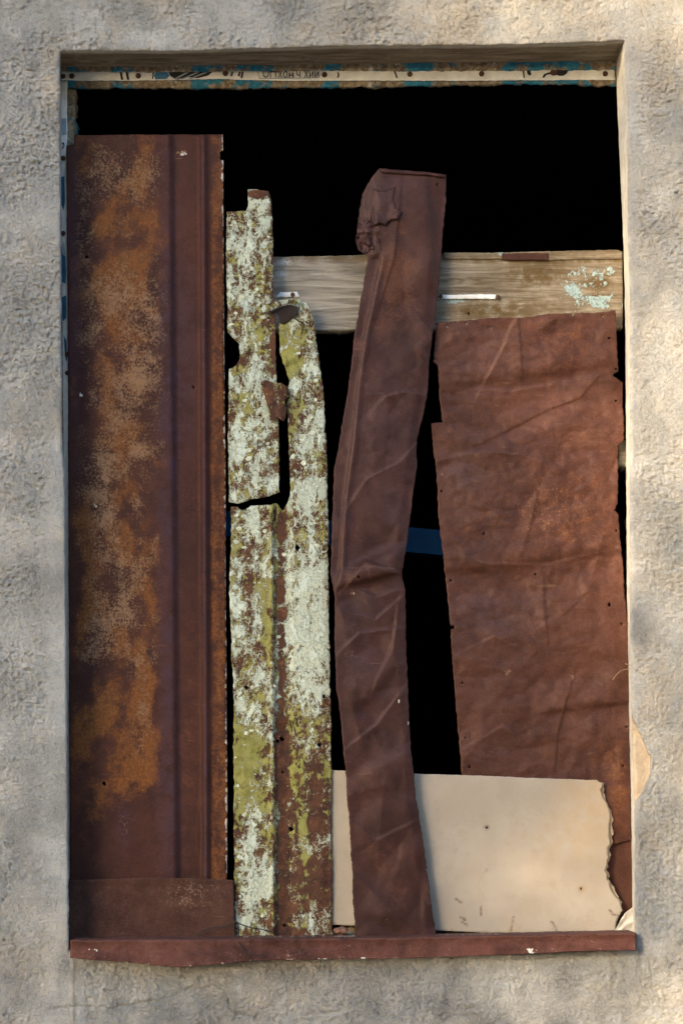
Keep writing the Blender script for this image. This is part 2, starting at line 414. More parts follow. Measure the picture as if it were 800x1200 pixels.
def mat_wood():
    """mask: R turquoise paint left over, G brown rot"""
    t = NT('weathered plank', 0.88, .15); r, g, b, a = t.attr()
    gr = t.noise(9, 7, .62, 1.4, t.stretch(.7, 5, 8)); gr2 = t.noise(34, 6, .68, .5, t.stretch(.35, 6, 11))
    n = t.noise(45, 6, .65); f = t.noise(260, 4, .7)
    col = t.mix(t.sm(gr, .32, .68), (.135, .105, .070), (.36, .31, .235))
    col = t.mix(t.sm(gr2, .52, .72, 0, .8), col, (.46, .405, .31))
    col = t.mix(t.sm(gr2, .28, .40, .85, 0), col, (.055, .040, .026))
    col = t.mix(t.ma('MULTIPLY', a, .6), col, t.mix(t.sm(gr, .3, .7), (.16, .145, .12), (.43, .395, .33)))
    col = t.mix(t.ma('MULTIPLY', g, t.sm(n, .25, .6)), col, (.115, .072, .027))
    pm = t.sm(t.ma('ADD', r, t.ma('MULTIPLY', t.ma('SUBTRACT', t.ma('ADD', t.ma('MULTIPLY', n, .7), t.ma('MULTIPLY', f, .3)), .5), 3.6)), .55, .72)
    pm = t.ma('MULTIPLY', pm, t.sm(r, .03, .15))
    col = t.mix(t.ma('MULTIPLY', pm, t.sm(f, .3, .55, .3, .9)), col, t.mix(t.sm(f, .35, .65), (.20, .36, .40), (.42, .52, .50)))
    col = t.mix(t.ma('MULTIPLY', b, t.sm(f, .35, .5)), col, (.62, .60, .54))
    return t.done(col, t.ma('ADD', t.ma('MULTIPLY', gr2, 2.0), t.ma('ADD', pm, t.ma('MULTIPLY', f, .4))), .6, .0014)
def mat_frame():
    t = NT('peeling blue frame paint', 0.8, .2)
    n = t.noise(30, 6, .7, .5); n2 = t.noise(95, 5, .7, .4); f = t.noise(300, 4, .7)
    wood = t.mix(t.sm(n2, .35, .65), (.14, .095, .055), (.36, .29, .20))
    blue = t.mix(t.sm(n2, .35, .65), (.02, .135, .22), (.05, .25, .36))
    m = t.sm(t.ma('ADD', t.noise(17, 5, .65, .4, t.stretch(1, 1, 1, (0, 0, 0), (0.35, 0, 0))), t.ma('MULTIPLY', t.ma('SUBTRACT', f, .5), .25)), .525, .55)
    col = t.mix(m, wood, blue)
    col = t.mix(t.sm(n, .62, .66), col, (.50, .47, .41))
    return t.done(col, t.ma('ADD', m, t.ma('MULTIPLY', f, .7)), .6, .0012)
def mat_board():
    t = NT('fibreboard', 0.9, .12); r, g, b, a = t.attr()
    big = t.noise(6, 4, .55); f = t.noise(240, 5, .75); mic = t.noise(800, 2, .7); m2 = t.noise(40, 5, .65)
    col = t.mix(t.sm(big, .35, .65), (.375, .312, .24), (.44, .378, .30))
    col = t.mix(t.sm(m2, .55, .75, 0, .35), col, (.33, .265, .19))
    col = t.mix(t.sm(f, .60, .72, 0, .55), col, (.24, .19, .135))
    col = t.mix(t.sm(mic, .6, .75, 0, .3), col, (.52, .46, .37))
    col = t.mix(t.ma('MULTIPLY', r, t.sm(f, .25, .6)), col, (.11, .075, .045))
    col = t.mix(t.ma('MULTIPLY', g, t.sm(m2, .3, .6)), col, (.40, .28, .16))
    stain = t.noise(11, 5, .6, .8)
    edge = t.sm(t.ma('ABSOLUTE', t.ma('SUBTRACT', stain, .56)), .0, .03, .10, 0)
    col = t.mix(edge, col, (.26, .20, .13)); col = t.mix(t.sm(stain, .56, .66, 0, .16), col, (.28, .22, .15))
    col = t.mix(t.sm(t.noise(26, 4, .6, .5, t.stretch(.5, 1, 4, (0, -.4, 0))), .68, .74, 0, .18), col, (.55, .49, .40))
    return t.done(col, t.ma('ADD', f, t.ma('MULTIPLY', mic, .5)), .3, .0009)
M = dict(
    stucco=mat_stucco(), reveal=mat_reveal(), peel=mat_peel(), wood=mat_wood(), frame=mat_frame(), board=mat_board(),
    rust_left=mat_rust('dark crusted rust', (.030, .0105, .0088), (.062, .021, .0125), (.21, .075, .017), (.27, .165, .092), (.046, .026, .042), .62, .55),
    rust_strip=mat_rust('plum brown rust', (.026, .0105, .0085), (.052, .020, .0145), (.125, .045, .018), (.20, .12, .085), (.056, .032, .036), .50, .28),
    rust_sheet=mat_rust('red brown rust', (.048, .0185, .013), (.090, .036, .0225), (.165, .060, .022), (.26, .155, .10), (.080, .050, .048), .52, .28),
    rust_low=mat_rust('even brown rust', (.042, .0185, .0135), (.075, .032, .020), (.13, .055, .024), (.24, .15, .11), (.09, .065, .06), .85, .3),
    rust_sill=mat_rust('red sill rust', (.036, .0135, .010), (.115, .043, .029), (.18, .070, .034), (.36, .25, .21), (.11, .06, .058), .82, .6),
    white=plain('dull white plastic', (.80, .79, .74), .55, .12, 40, .4),
    ink=plain('black print', (.025, .024, .024), .6, .2), inkblue=plain('blue print', (.06, .20, .36), .6, .25), inkred=plain('brown print', (.10, .045, .03), .6, .3),
    inkgrey=plain('pale blue print', (.30, .36, .42), .6, .25), inkteal=plain('deep blue print', (.02, .11, .19), .6, .3),
    nail=plain('rusty nail', (.085, .045, .028), .8, .4, 300), dark=plain('dark nail', (.03, .02, .016), .8, .4, 300),
    dark_room=plain('near black plaster', (.012, .012, .013), .95, .2, 8), bluebar=plain('blue painted timber', (.012, .095, .26), .7, .2, 20),  # room walls near black, the indoor darkness put into their colour
    wire=plain('black wire', (.025, .022, .022), .6, .3, 300), rubble=plain('brick rubble', (.20, .10, .065), .95, .5, 120),
    chips=plain('dusty crumbs', (.16, .12, .09), .95, .6, 300), cloth=plain('off white plastic cloth', (.58, .54, .47), .75, .1, 60),
    grass=plain('dry straw', (.30, .23, .13), .9, .3, 90), ground=plain('dry dirt', (.22, .19, .15), .98, .3, .8, .1),
    bark=plain('grey bark', (.12, .095, .07), .95, .4, 25), leaf=plain('leaf', (.05, .085, .025), .7, .35, 3),
    nb=plain('brown plaster', (.16, .13, .105), .95, .2, 3),
    flake=plain('loose paint', (.53, .56, .43), .8, .25, 90),
    roof=plain('roof felt', (.09, .09, .09), .95, .2, 6))

# ------------------------------------------------------------------ the setting: ground
g = link('ground', [(-400, -400, 0), (400, -400, 0), (400, 400, 0), (-400, 400, 0)], [(0, 1, 2, 3)], M['ground'])
tag(g, kind='structure')

# ------------------------------------------------------------------ the building: stucco wall, reveal, dark room
house = empty('building', (0, 0, 0))
tag(house, 'weathered grey beige stucco wall around the boarded up window opening', 'building')
BX0, BX1, BY0, BY1 = 75.0, 738.0, 54.0, 1114.0
def edge_left(py): return np.interp(py, [40, 60, 200, 400, 500, 546, 552, 700, 1000, 1085, 1130], [70.5, 70.6, 71.2, 72.2, 73, 74, 76, 77.5, 80, 80.5, 82]) + .9 * fbm(np.asarray(py) / 16, 3.3, 4) + .5 * perlin(np.asarray(py) / 4, 1.3, 6)
def edge_right(py): return np.interp(py, [40, 133, 267, 333, 600, 700, 837, 850, 950, 1092, 1130], [730, 734.6, 735, 737.5, 737.5, 738, 739.6, 740, 743, 743.5, 745]) + .7 * fbm(np.asarray(py) / 18, 8.3, 14) + .4 * perlin(np.asarray(py) / 4, 2.3, 16)
def edge_top(px): return np.interp(px, [70, 199, 259, 400, 585, 700, 730], [60, 60.5, 58.7, 54.5, 53.2, 50, 48]) + .7 * fbm(np.asarray(px) / 22, 5.3, 24) + .3 * perlin(np.asarray(px) / 4, 3.3, 26)
def edge_bot(px): return 1114 + 0 * np.asarray(px)
st = 1.25
def lines(a, b): return np.linspace(a, b, int(round((b - a) / st)) + 1)
gxs = np.concatenate([lines(-36, BX0), lines(BX0, BX1)[1:], lines(BX1, 836)[1:]])
gys = np.concatenate([lines(-36, BY0), lines(BY0, BY1)[1:], lines(BY1, 1236)[1:]])
iL, iR = int(np.argmin(abs(gxs - BX0))), int(np.argmin(abs(gxs - BX1)))
iT, iB = int(np.argmin(abs(gys - BY0))), int(np.argmin(abs(gys - BY1)))
GX, GY = np.meshgrid(gxs, gys)
nr, nc = GX.shape
need = np.ones((nr, nc), bool); need[iT + 1:iB, iL + 1:iR] = False
fullX, fullY = GX, GY; GX, GY = GX[need], GY[need]
def fall(d): return np.exp(-(d / 26.0) ** 2)
yc, xc = np.clip(GY, BY0, BY1), np.clip(GX, BX0, BX1)
WX = GX + (edge_left(yc) - BX0) * fall(GX - BX0) + (edge_right(yc) - BX1) * fall(GX - BX1)
WY = GY + (edge_top(xc) - BY0) * fall(GY - BY0) + (edge_bot(xc) - BY1) * fall(GY - BY1)
dx = np.maximum(np.maximum(BX0 - GX, GX - BX1), 0); dy = np.maximum(np.maximum(BY0 - GY, GY - BY1), 0)
dist = np.hypot(dx, dy)
def tan_patch(X, Y):      # render fallen off beside the right jamb
    e = np.interp(Y, [836, 850, 868, 890, 905, 925, 945], [739, 745, 753, 762, 761, 754, 742])
    return sstep(e - X + 1.6 * fbm(X / 5, Y / 5, 77), -1.0, 1.0) * (Y > 834) * (Y < 948) * (X > 730)
def wall_relief(X, Y):
    wx = X + 2 * fbm(X / 22, Y / 22, 31); wy = Y + 2 * fbm(X / 22, Y / 22, 37)
    zone = sstep(fbm(X / 75, Y / 75, 51, 3), -.35, .25)
    p1 = sstep(fbm(wx / 12, wy / 10, 41, 3), -.02, .12)
    p2 = sstep(fbm(wx / 5.6, wy / 4.8, 43, 3), .0, .16)
    h = (.75 * p1 + .65 * p2 + 2.4 * fbm(X / 9, Y / 7.5, 53, 3, .72) - 1.3 * sstep(fbm(X / 5, Y / 4.2, 57, 2), .16, .34)) * (.40 + .60 * zone)
    h = h + .35 * fbm(X / 3.2, Y / 3.2, 61, 2) + .8 * fbm(X / 190, Y / 190, 63, 2) + .35 * fbm(X / 45, Y / 45, 65, 2)
    # smooth band along the left edge, plaster lumps at the upper corner and cracks under the sill
    calm = sstep(X, 44, 66) * (X < 100) * sstep(Y, 420, 520) * .8
    calm = np.maximum(calm, sstep(X, 733, 738) * (1 - sstep(X, 742, 752)) * .7)
    h = h * (1 - calm) + .6 * calm
    lump = (blob(X, Y, 61, 78, 11, 22) + .8 * blob(X, Y, 64, 112, 6, 26) + .7 * blob(X, Y, 38, 66, 6, 14) + .7 * blob(X, Y, 68, 150, 5, 40))
    h = h + 2.2 * lump * (.5 + .9 * fbm(X / 9, Y / 9, 71)) 
    for pts, d_ in (([(128, 1182), (190, 1172), (214, 1162), (246, 1158)], 1.6), ([(236, 1148), (262, 1160), (276, 1188), (300, 1192)], 1.5),
                    ([(60, 1183), (92, 1180), (128, 1182)], 1.3), ([(712, 1105), (722, 1140), (716, 1170)], 1.4), ([(0, 1142), (30, 1150), (52, 1141)], 1)):
        X2 = X + 4 * fbm(X / 9, Y / 9, 91); Y2 = Y + 4 * fbm(X / 9, Y / 9, 93)
        h = h + ridge(X2, Y2, pts, d_, 3.2)
    # raised plaster bead running down below the left sill end
    h = h + 1.5 * np.exp(-((X - 85 + .8 * fbm(Y / 12, 2 + 0 * Y, 5)) / 2.2) ** 2) * (Y > 1120)
    h = h + 2.2 * blob(X, Y, 278, 1138, 7, 4) + 2 * blob(X, Y, 96, 463, 3, 4)
    return h
tp = tan_patch(WX, WY)
hh = wall_relief(WX, WY)
fade = sstep(np.minimum(np.minimum(GX + 36, 836 - GX), np.minimum(GY + 36, 1236 - GY)), 0, 14)
Rr = np.where(GX < BX0, 3.0, 4.5) * (1 + .5 * fbm(WX / 14, WY / 14, 81))
tt = np.clip(1 - dist / Rr, 0, 1)
rnd_y = Rr * S * (1 - np.sqrt(np.clip(1 - tt * tt, 0, 1)))
wy_depth = (-hh * 1.7e-3 * (1 - .75 * tp) * (1 - .5 * tt) + tp * .0075) * fade + rnd_y + .0015
x, y, z = P(WX, WY, wy_depth)
# the big patch is laid out straight on the wall plane
Vw = np.stack([x, wy_depth, z], -1).reshape(-1, 3)
idx = (np.cumsum(need.ravel()) - 1).reshape(nr, nc)
q = np.stack([idx[:-1, :-1], idx[1:, :-1], idx[1:, 1:], idx[:-1, 1:]], -1)
ok = np.ones((nr - 1, nc - 1), bool); ok[iT:iB, iL:iR] = False
Fw = q[ok]
# masks: R beige lime and painted warm sun, G grey grime, greying and sill shadow, B white lime, A bare render
mR = .12 + .55 * sstep(fbm(WX / 120, WY / 120, 101, 3), -.05, .4) + .5 * blob(WX, WY, 60, 90, 14, 40) + .55 * blob(WX, WY, 560, 20, 200, 40) + .25 * sstep(WX, 735, 742) + .8 * np.exp(-((WX - 85) / 2.5) ** 2) * (WY > 1120) + .5 * blob(WX, WY, 705, 1170, 35, 25)  # beige at top right and right of the window paints warm sunlight in
mG = .5 * sstep(fbm(WX / 60, WY / 90, 111, 4), .08, .45) + .7 * blob(WX, WY, 76, 1128, 10, 18) + .65 * blob(WX, WY, 665, 1160, 26, 30) + .35 * blob(WX, WY, 400, 1136, 330, 13) + .6 * blob(WX, WY, 43, 80, 5, 14) + .75 * blob(WX, WY, 748, 1125, 5, 16) + .35 * blob(WX, WY, 768, 90, 18, 40) + .3 * blob(WX, WY, 765, 300, 22, 40)  # strip under sill: mossy tint plus painted sill shadow; two greyer patches at right
mG = mG + .55 * sstep(WY, 1090, 1180) * sstep(fbm(WX / 50, WY / 40, 117, 3), -.2, .4)  # greyer towards the bottom of the wall
mB = .75 * blob(WX, WY, 175, 44, 30, 9) + .9 * blob(WX, WY, 278, 1139, 7, 4) + .9 * blob(WX, WY, 280, 1160, 3, 9) + .5 * blob(WX, WY, 52, 1018, 5, 10) + .75 * tt * (WX > 700) * sstep(fbm(WX / 6, WY / 14, 121), -.25, .2) + .4 * tt * (WX < 90) + .7 * blob(WX, WY, 66, 522, 1.6, 13) + .6 * blob(WX, WY, 753, 1130, 3, 12)
mR = np.clip(mR, 0, 1); mG = np.clip(mG, 0, .9); mB = np.clip(mB, 0, 1)
mw = np.stack([mR, mG, mB, tp], -1).reshape(-1, 4)
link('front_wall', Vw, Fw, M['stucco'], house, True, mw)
# the rest of the front, a frame of plain quads round the dense patch
px0, px1 = P(-36, 0, .0015)[0], P(836, 0, .0015)[0]; pz1, pz0 = P(0, -36, .0015)[2], P(0, 1236, .0015)[2]
xs4 = [-4.2, float(px0), float(px1), 4.2]; zs4 = [-.3, float(pz0), float(pz1), 3.5]
Vf = [(x_, .0015, z_) for z_ in zs4 for x_ in xs4]
Ff = [(j * 4 + i, j * 4 + i + 1, (j + 1) * 4 + i + 1, (j + 1) * 4 + i) for j in range(3) for i in range(3) if (i, j) != (1, 1)]
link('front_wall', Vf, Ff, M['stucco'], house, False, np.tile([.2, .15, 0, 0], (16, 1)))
# reveal: from the wall's edge back to the frame and on into the room
ring = [(iT, i) for i in range(iL, iR + 1)] + [(j, iR) for j in range(iT + 1, iB + 1)] + [(iB, i) for i in range(iR - 1, iL - 1, -1)] + [(j, iL) for j in range(iB - 1, iT, -1)]
ri = np.array([a_ for a_, b_ in ring]); ci = np.array([b_ for a_, b_ in ring])
ii = idx[ri, ci]; rx, ry, rd = WX[ii], WY[ii], wy_depth[ii]
fx = (gxs[ci] - BX0) / (BX1 - BX0); fy = (gys[ri] - BY0) / (BY1 - BY0)
py_in_t = np.interp(fx, [0, .3, .7, 1], [78.5, 77, 74, 72]); py_in = py_in_t + (1113 - py_in_t) * fy
in_r = np.interp(py_in, [60, 110, 167, 267, 333, 400, 700, 850, 1000, 1113], [721.5, 722.5, 725, 729.6, 731.6, 732.6, 734.4, 737, 740, 741])
in_l = np.interp(py_in, [60, 500, 1113], [69.5, 71.5, 79])
px_in = in_l + (in_r - in_l) * fx
rows = 26; RV = []; RM = []
ix, iy, iz = P(px_in, py_in, .105); fx0, fy0, fz0 = P(rx, ry, rd)
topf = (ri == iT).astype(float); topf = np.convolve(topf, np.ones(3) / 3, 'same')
for k in range(rows):
    t_ = k / (rows - 3) if k < rows - 2 else 1.0
    yy = rd + (.105 - rd) * t_ if k < rows - 2 else np.full(len(ring), (.16, .30)[k - rows + 2])
    nz = .0011 * fbm(np.arange(len(ring)) / 14, t_ * 6 + 0 * rx, 131) * min(1, t_ * 4) * (1 if k < rows - 2 else 0)
    X_ = fx0 + (ix - fx0) * t_; Z_ = fz0 + (iz - fz0) * t_
    X_ = X_ + nz * ((ci == iL) * 1. - (ci == iR) * 1.); Z_ = Z_ - nz * (ri == iT)
    if k >= rows - 2:
        sp = (.03, .10)[k - rows + 2]; X_ = X_ + (X_ - ix.mean()) * sp; Z_ = Z_ + (Z_ - iz.mean()) * sp
    RV.append(np.stack([X_, yy, Z_], 1))
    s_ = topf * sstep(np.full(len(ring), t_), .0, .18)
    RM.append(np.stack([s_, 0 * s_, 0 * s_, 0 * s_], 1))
nn = len(ring); RV = np.concatenate(RV); RM = np.concatenate(RM)
a_ = np.arange(nn); b_ = (a_ + 1) % nn
RF = np.concatenate([np.stack([k * nn + a_, k * nn + b_, (k + 1) * nn + b_, (k + 1) * nn + a_], 1) for k in range(rows - 1)])
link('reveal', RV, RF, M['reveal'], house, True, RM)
# room behind
rx0, rx1, ry1, rz1 = -2.5, 2.5, 4.2, 3.3
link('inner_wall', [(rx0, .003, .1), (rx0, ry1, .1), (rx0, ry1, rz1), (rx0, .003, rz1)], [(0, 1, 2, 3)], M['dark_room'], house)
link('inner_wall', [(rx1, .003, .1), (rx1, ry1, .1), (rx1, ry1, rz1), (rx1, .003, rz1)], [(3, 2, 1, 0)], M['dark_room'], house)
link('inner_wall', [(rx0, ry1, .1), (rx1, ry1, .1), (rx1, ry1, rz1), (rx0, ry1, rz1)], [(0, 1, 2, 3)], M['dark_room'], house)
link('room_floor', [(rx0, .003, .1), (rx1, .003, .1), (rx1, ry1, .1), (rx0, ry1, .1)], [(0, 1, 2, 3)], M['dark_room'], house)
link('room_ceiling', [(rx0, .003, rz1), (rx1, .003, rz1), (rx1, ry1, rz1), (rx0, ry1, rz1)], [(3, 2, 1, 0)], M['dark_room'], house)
box('roof', (-4.4, -.25, 3.5), (4.4, 5.0, 3.68), M['roof'], house)
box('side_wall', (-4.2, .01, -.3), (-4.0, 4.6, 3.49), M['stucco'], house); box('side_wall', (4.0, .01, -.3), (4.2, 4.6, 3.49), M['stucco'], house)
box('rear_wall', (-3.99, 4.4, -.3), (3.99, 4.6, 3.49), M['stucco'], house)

# ------------------------------------------------------------------ window frame
FY = .106
def pbox(name, x0, y0, x1, y1, ya, yb, mat, parent, wob=.0, seg=1, bevel=.0):
    xa, _, zb = P(x0, y1, ya); xb, _, za = P(x1, y0, ya)
    return box(name, (float(xa), ya, float(zb)), (float(xb), yb, float(za)), mat, parent, bevel, wob, seg)
fx_, _, fz_ = P(400, 1100, FY + .02)
frame = empty('window_frame', (float(fx_), FY + .02, float(fz_)))
tag(frame, 'old timber window frame with peeling blue paint set deep in the opening', 'window frame')
def framepart(name, poly, y, thick, rough=.8, rscale=8.0):
    return sheet(name, poly, lambda X, Y: y + .0016 * fbm(X / 14, Y / 7, 7), M['frame'], None, 3.0, rough, (), thick, frame, rscale)
framepart('head_rail', [(68, 70), (728, 67), (728, 98.5), (640, 97), (560, 98), (430, 100.5), (300, 101.5), (190, 102), (130, 101), (92, 101.5), (68, 102)], FY, .010, 1.0)
framepart('head_moulding', [(70, 66), (727, 64), (727, 81), (660, 81.5), (585, 82), (480, 82.5), (390, 82), (300, 82.6), (180, 83.4), (72, 82.4)], FY - .006, .0055, .9)
framepart('side_rail', [(67, 103), (89, 103), (87, 130), (86.5, 175), (88, 500), (90, 1104), (74, 1104), (69, 600)], FY, .045, 1.0)
framepart('side_rail', [(724, 516), (737, 516), (738, 545), (745, 1104), (737, 1104), (736, 560), (735, 547), (724, 545)], FY + .012, .04, .5).data.materials[0] = M['wood']
framepart('bottom_rail', [(90, 1088), (737, 1088), (738, 1104), (90, 1104)], FY + .003, .04, .5)

# printed plastic strips nailed round the frame
def flat(y): return lambda X, Y: y + 0 * X
sy = FY - .0038
strip = sheet('banner_strip', [(72, 83), (180, 82.6), (390, 81), (560, 80.5), (719, 80), (721, 93), (640, 93.4), (560, 94), (430, 94), (330, 94.2), (262, 92), (160, 94), (72, 93.6)],
              lambda X, Y: sy + .0006 * fbm(X / 30, Y / 9, 3), M['white'], None, 3.0, .5, (), .0008)
tag(strip, 'narrow white printed plastic strip nailed along the top of the window frame', 'plastic strip')
def print_(poly, mat, parent, y=None, name='print'):
    yy = (sy - .0012) if y is None else y
    V = [[float(c_) for c_ in (lambda t3: (t3[0], yy, t3[2]))(P(px_, py_, yy))] for px_, py_ in poly]
    return link(name, V, [tuple(range(len(V)))], mat, parent, False)
for x_ in (140, 147): print_([(x_, 84), (x_ + 2.6, 84), (x_ + 4.5, 93), (x_ + 1.8, 93)], M['ink'], strip)
print_([(179, 84), (180.5, 84), (179.5, 92), (178, 92)], M['ink'], strip)
print_([(183, 84), (196, 84), (199, 88), (195, 92), (182, 92.5), (180.5, 88)], M['inkblue'], strip)
print_([(197, 84), (249, 83.5), (244, 88), (232, 91), (222, 90), (206, 92.5), (200, 89)], M['ink'], strip)
for i_, (xa, xb) in enumerate(((203, 216), (211, 228), (219, 238))):
    print_([(xa, 92.3), (xa + 4, 92.1), (xb + 6, 84.2), (xb + 1, 84.4)], M['inkgrey'], strip, sy - .0016)
for x_ in (270.5, 279, 282.5): print_([(x_ + 1, 83.5), (x_ + 3, 83.5), (x_ + 1.4, 89 if x_ < 281 else 91), (x_ - .6, 89 if x_ < 281 else 91)], M['ink'], strip)
print_([(301, 82.8), (302, 82.8), (304.6, 91.5), (303.8, 92)], M['inkgrey'], strip); print_([(304, 91.2), (372, 90.2), (372, 91), (304, 92)], M['inkgrey'], strip)
print_([(395, 84), (397, 84.5), (397.6, 88), (396, 91), (394.8, 90.5), (395.8, 87)], M['inkred'], strip)
print_([(461, 82.5), (463.2, 82.5), (466, 91), (464, 91)], M['ink'], strip)
print_([(612, 81.5), (614, 81.5), (614.6, 91), (613.2, 91)], M['ink'], strip)
print_([(617, 82), (621, 81.6), (622.4, 86.5), (620.5, 88.5), (617.6, 86)], M['ink'], strip)
print_([(635, 90.5), (637, 86.5), (643, 84.2), (646, 86), (640, 87.5), (637.2, 90.8)], M['ink'], strip)
print_([(643, 86), (646, 81), (654, 80.8), (652, 87.5), (648, 88.2)], M['inkred'], strip)
print_([(652, 87.3), (653, 80.9), (666, 80.8), (664, 85.5), (660, 88.3), (655, 88.4)], M['ink'], strip)
fc = bpy.data.curves.new('lettering', 'FONT'); fc.body = 'Огтхо   ч хий'; fc.size = 13.5 * S; fc.extrude = .0001; fc.resolution_u = 3
tmp = bpy.data.objects.new('tmp_text', fc); C.objects.link(tmp)
bpy.context.view_layer.update()
tm = bpy.data.meshes.new_from_object(tmp.evaluated_get(bpy.context.evaluated_depsgraph_get()))
TV = np.array([v_.co[:] for v_ in tm.vertices]); TF = [tuple(p_.vertices) for p_ in tm.polygons]
wid = TV[:, 0].max() - TV[:, 0].min(); sc = (375 - 308) * S / wid
ox, _, oz = P(308, 90.6, sy - .0012)
TV = np.stack([float(ox) + (TV[:, 0] - TV[:, 0].min()) * sc, sy - .0018 - TV[:, 2], float(oz) + TV[:, 1] * 1.05], 1)
link('lettering', TV, TF, M['ink'], strip, False)
bpy.data.objects.remove(tmp)
for xa, ya, xb, yb in ((338.4, 84.6, 339.8, 90.6), (342.4, 84.6, 343.8, 90.6), (339.8, 87.0, 342.4, 88.2)):      # the letter n, drawn stroke by stroke
    print_([(xa, ya), (xb, ya), (xb, yb), (xa, yb)], M['ink'], strip, sy - .0018)
for x_, y_ in ((84, 88.6), (162, 88.4), (264, 85.5), (380, 87), (480, 86.4), (564, 86), (709, 86)): nail(x_, y_, sy - .001, 3.3, M['nail'], strip)
strip2 = sheet('banner_strip', [(70.5, 94.5), (79, 94.5), (78.6, 160), (77.8, 200), (79.5, 235), (79, 300), (81, 420), (84, 470), (86, 1030), (78, 1030), (74, 500), (71, 200)],
               lambda X, Y: sy + .001 + .0012 * fbm(X / 8, Y / 30, 3), M['white'], None, 3.0, .3, (), .0008)
tag(strip2, 'narrow white and blue printed plastic strip running down the left side of the frame', 'plastic strip')
for poly, mt in (([(71.5, 207), (75.5, 206), (76, 236), (74.5, 246), (72, 240)], 'inkteal'), ([(71.6, 297), (76.5, 300), (77.4, 320), (76.6, 332), (72, 330)], 'inkteal'),
                 ([(72.2, 348), (77.4, 346), (77.6, 372), (74, 376), (72.4, 370)], 'inkteal'), ([(72, 138), (77.6, 138.5), (77.8, 157), (72.4, 158)], 'inkgrey'),
                 ([(72, 168), (74.6, 166), (75.6, 170), (74, 174), (72, 173), (74, 171.6), (74.4, 169)], 'ink'), ([(72.6, 290), (74, 282), (76, 292), (76.5, 299), (72.4, 296)], 'inkgrey'),
                 ([(74.5, 392), (77.8, 400), (78.6, 424), (76.5, 420)], 'inkteal')):
    print_(poly, M[mt], strip2, sy - .0014)
for x_, y_ in ((74, 89), (73.8, 185), (73.8, 273), (78.6, 415), (78.8, 437)): nail(x_, y_, sy - .0008, 3.0, M['nail'], strip2)

# ------------------------------------------------------------------ plank across the opening
PY = .117
def plank_dep(X, Y):
    g_ = .0012 * fbm(X / 120, Y / 5, 9, 3)
    for c0, c1, h_ in (((330, 316), (430, 322), .8), ((340, 372), (430, 364), .7), ((560, 338), (700, 352), .5), ((324, 330), (400, 336), .4)):
        g_ = g_ - 1e-3 * ridge(X, Y, [c0, c1], h_, 2.0)
    return PY + g_ + .004 * sstep(Y, 306, 296)
def plank_mask(X, Y):
    Xp = X + 12 * fbm(X / 16, Y / 10, 151); Yp = Y + 8 * fbm(X / 14, Y / 10, 153)
    R_ = .66 * blob(Xp, Yp, 706, 354, 30, 9) + .46 * blob(Xp, Yp, 698, 318, 30, 10) + .42 * blob(Xp, Yp, 668, 338, 10, 12) + .33 * blob(Xp, Yp, 690, 335, 40, 34) + .5 * blob(X, Y, 528, 352, 16, 6) + .42 * blob(X, Y, 550, 353, 30, 4) + .4 * blob(X, Y, 672, 342, 9, 8)
    G_ = 1.0 * blob(Xp, Yp, 628, 322, 40, 13) + .9 * blob(Xp, Yp, 702, 334, 17, 14) + .5 * blob(Xp, Yp, 560, 365, 60, 9) + .45 * blob(X, Y, 600, 362, 90, 12) + .8 * sstep(Y, 311, 303) + .3 * sstep(X, 500, 560)
    B_ = .9 * blob(X, Y, 333, 307, 8, 3) + .9 * blob(X, Y, 330, 321, 6, 4) + .8 * blob(X, Y, 600, 297, 20, 2) + .9 * blob(X, Y, 583, 302, 4, 2)
    return R_, G_, B_, sstep(X, 470, 380)
plank = sheet('plank', [(270, 301), (319, 300.6), (380, 299.5), (440, 298.5), (520, 297.5), (640, 305.5), (729.6, 303.5), (729.2, 384), (722, 385), (640, 386.5), (369, 386.7), (300, 387), (270, 386)], plank_dep, M['wood'], plank_mask, 2.2, .5, [(531, 366, 1.2), (549, 367, 1.5)], .026)
tag(plank, 'bare weathered timber plank nailed across the opening behind the metal strips', 'plank')
lath = sheet('lath', [(519, 296), (590, 295.5), (640, 294.2), (724, 292.4), (729, 294.5), (729, 302.6), (641, 304.6), (590, 303.5), (521, 302.5)], lambda X, Y: PY - .002 + .0008 * fbm(X / 60, Y / 3, 19), M['wood'],
             lambda X, Y: (.45 * blob(X, Y, 590, 297, 30, 3) + .4 * blob(X, Y, 700, 297, 30, 4), .55 + 0 * X, .0 * X, 0 * X), 2.2, .5, (), .02)
tag(lath, 'thin brown lath lying along the top edge of the timber plank', 'lath')
pl_ = sheet('rusty_plate', [(588, 296.5), (642, 296), (642, 304.4), (588, 304.2)], flat(PY - .0045), M['rust_low'], lambda X, Y: (0 * X + .2, 0 * X + .15, 0 * X, 0 * X), 2.2, .4, (), .0012, lath)
for poly, nl, lab in (([(513, 345), (580, 344.6), (582.5, 347.5), (580, 350.5), (513, 350)], [(516, 347.2), (583, 348)], 'short white plastic strip tacked to the plank beside the leaning rusted strip'),
                      ([(323, 348.4), (328, 342.2), (348, 341.6), (351, 347.8)], [(342.8, 345)], 'scrap of white plastic tacked to the plank above the painted metal')):
    s3 = sheet('white_strip', poly, flat(PY - .0035), M['white'], None, 2.2, .35, (), .0008)
    tag(s3, lab, 'plastic strip')
    for x_, y_ in nl: nail(x_, y_, PY - .0042, 2.8, M['nail'], s3)

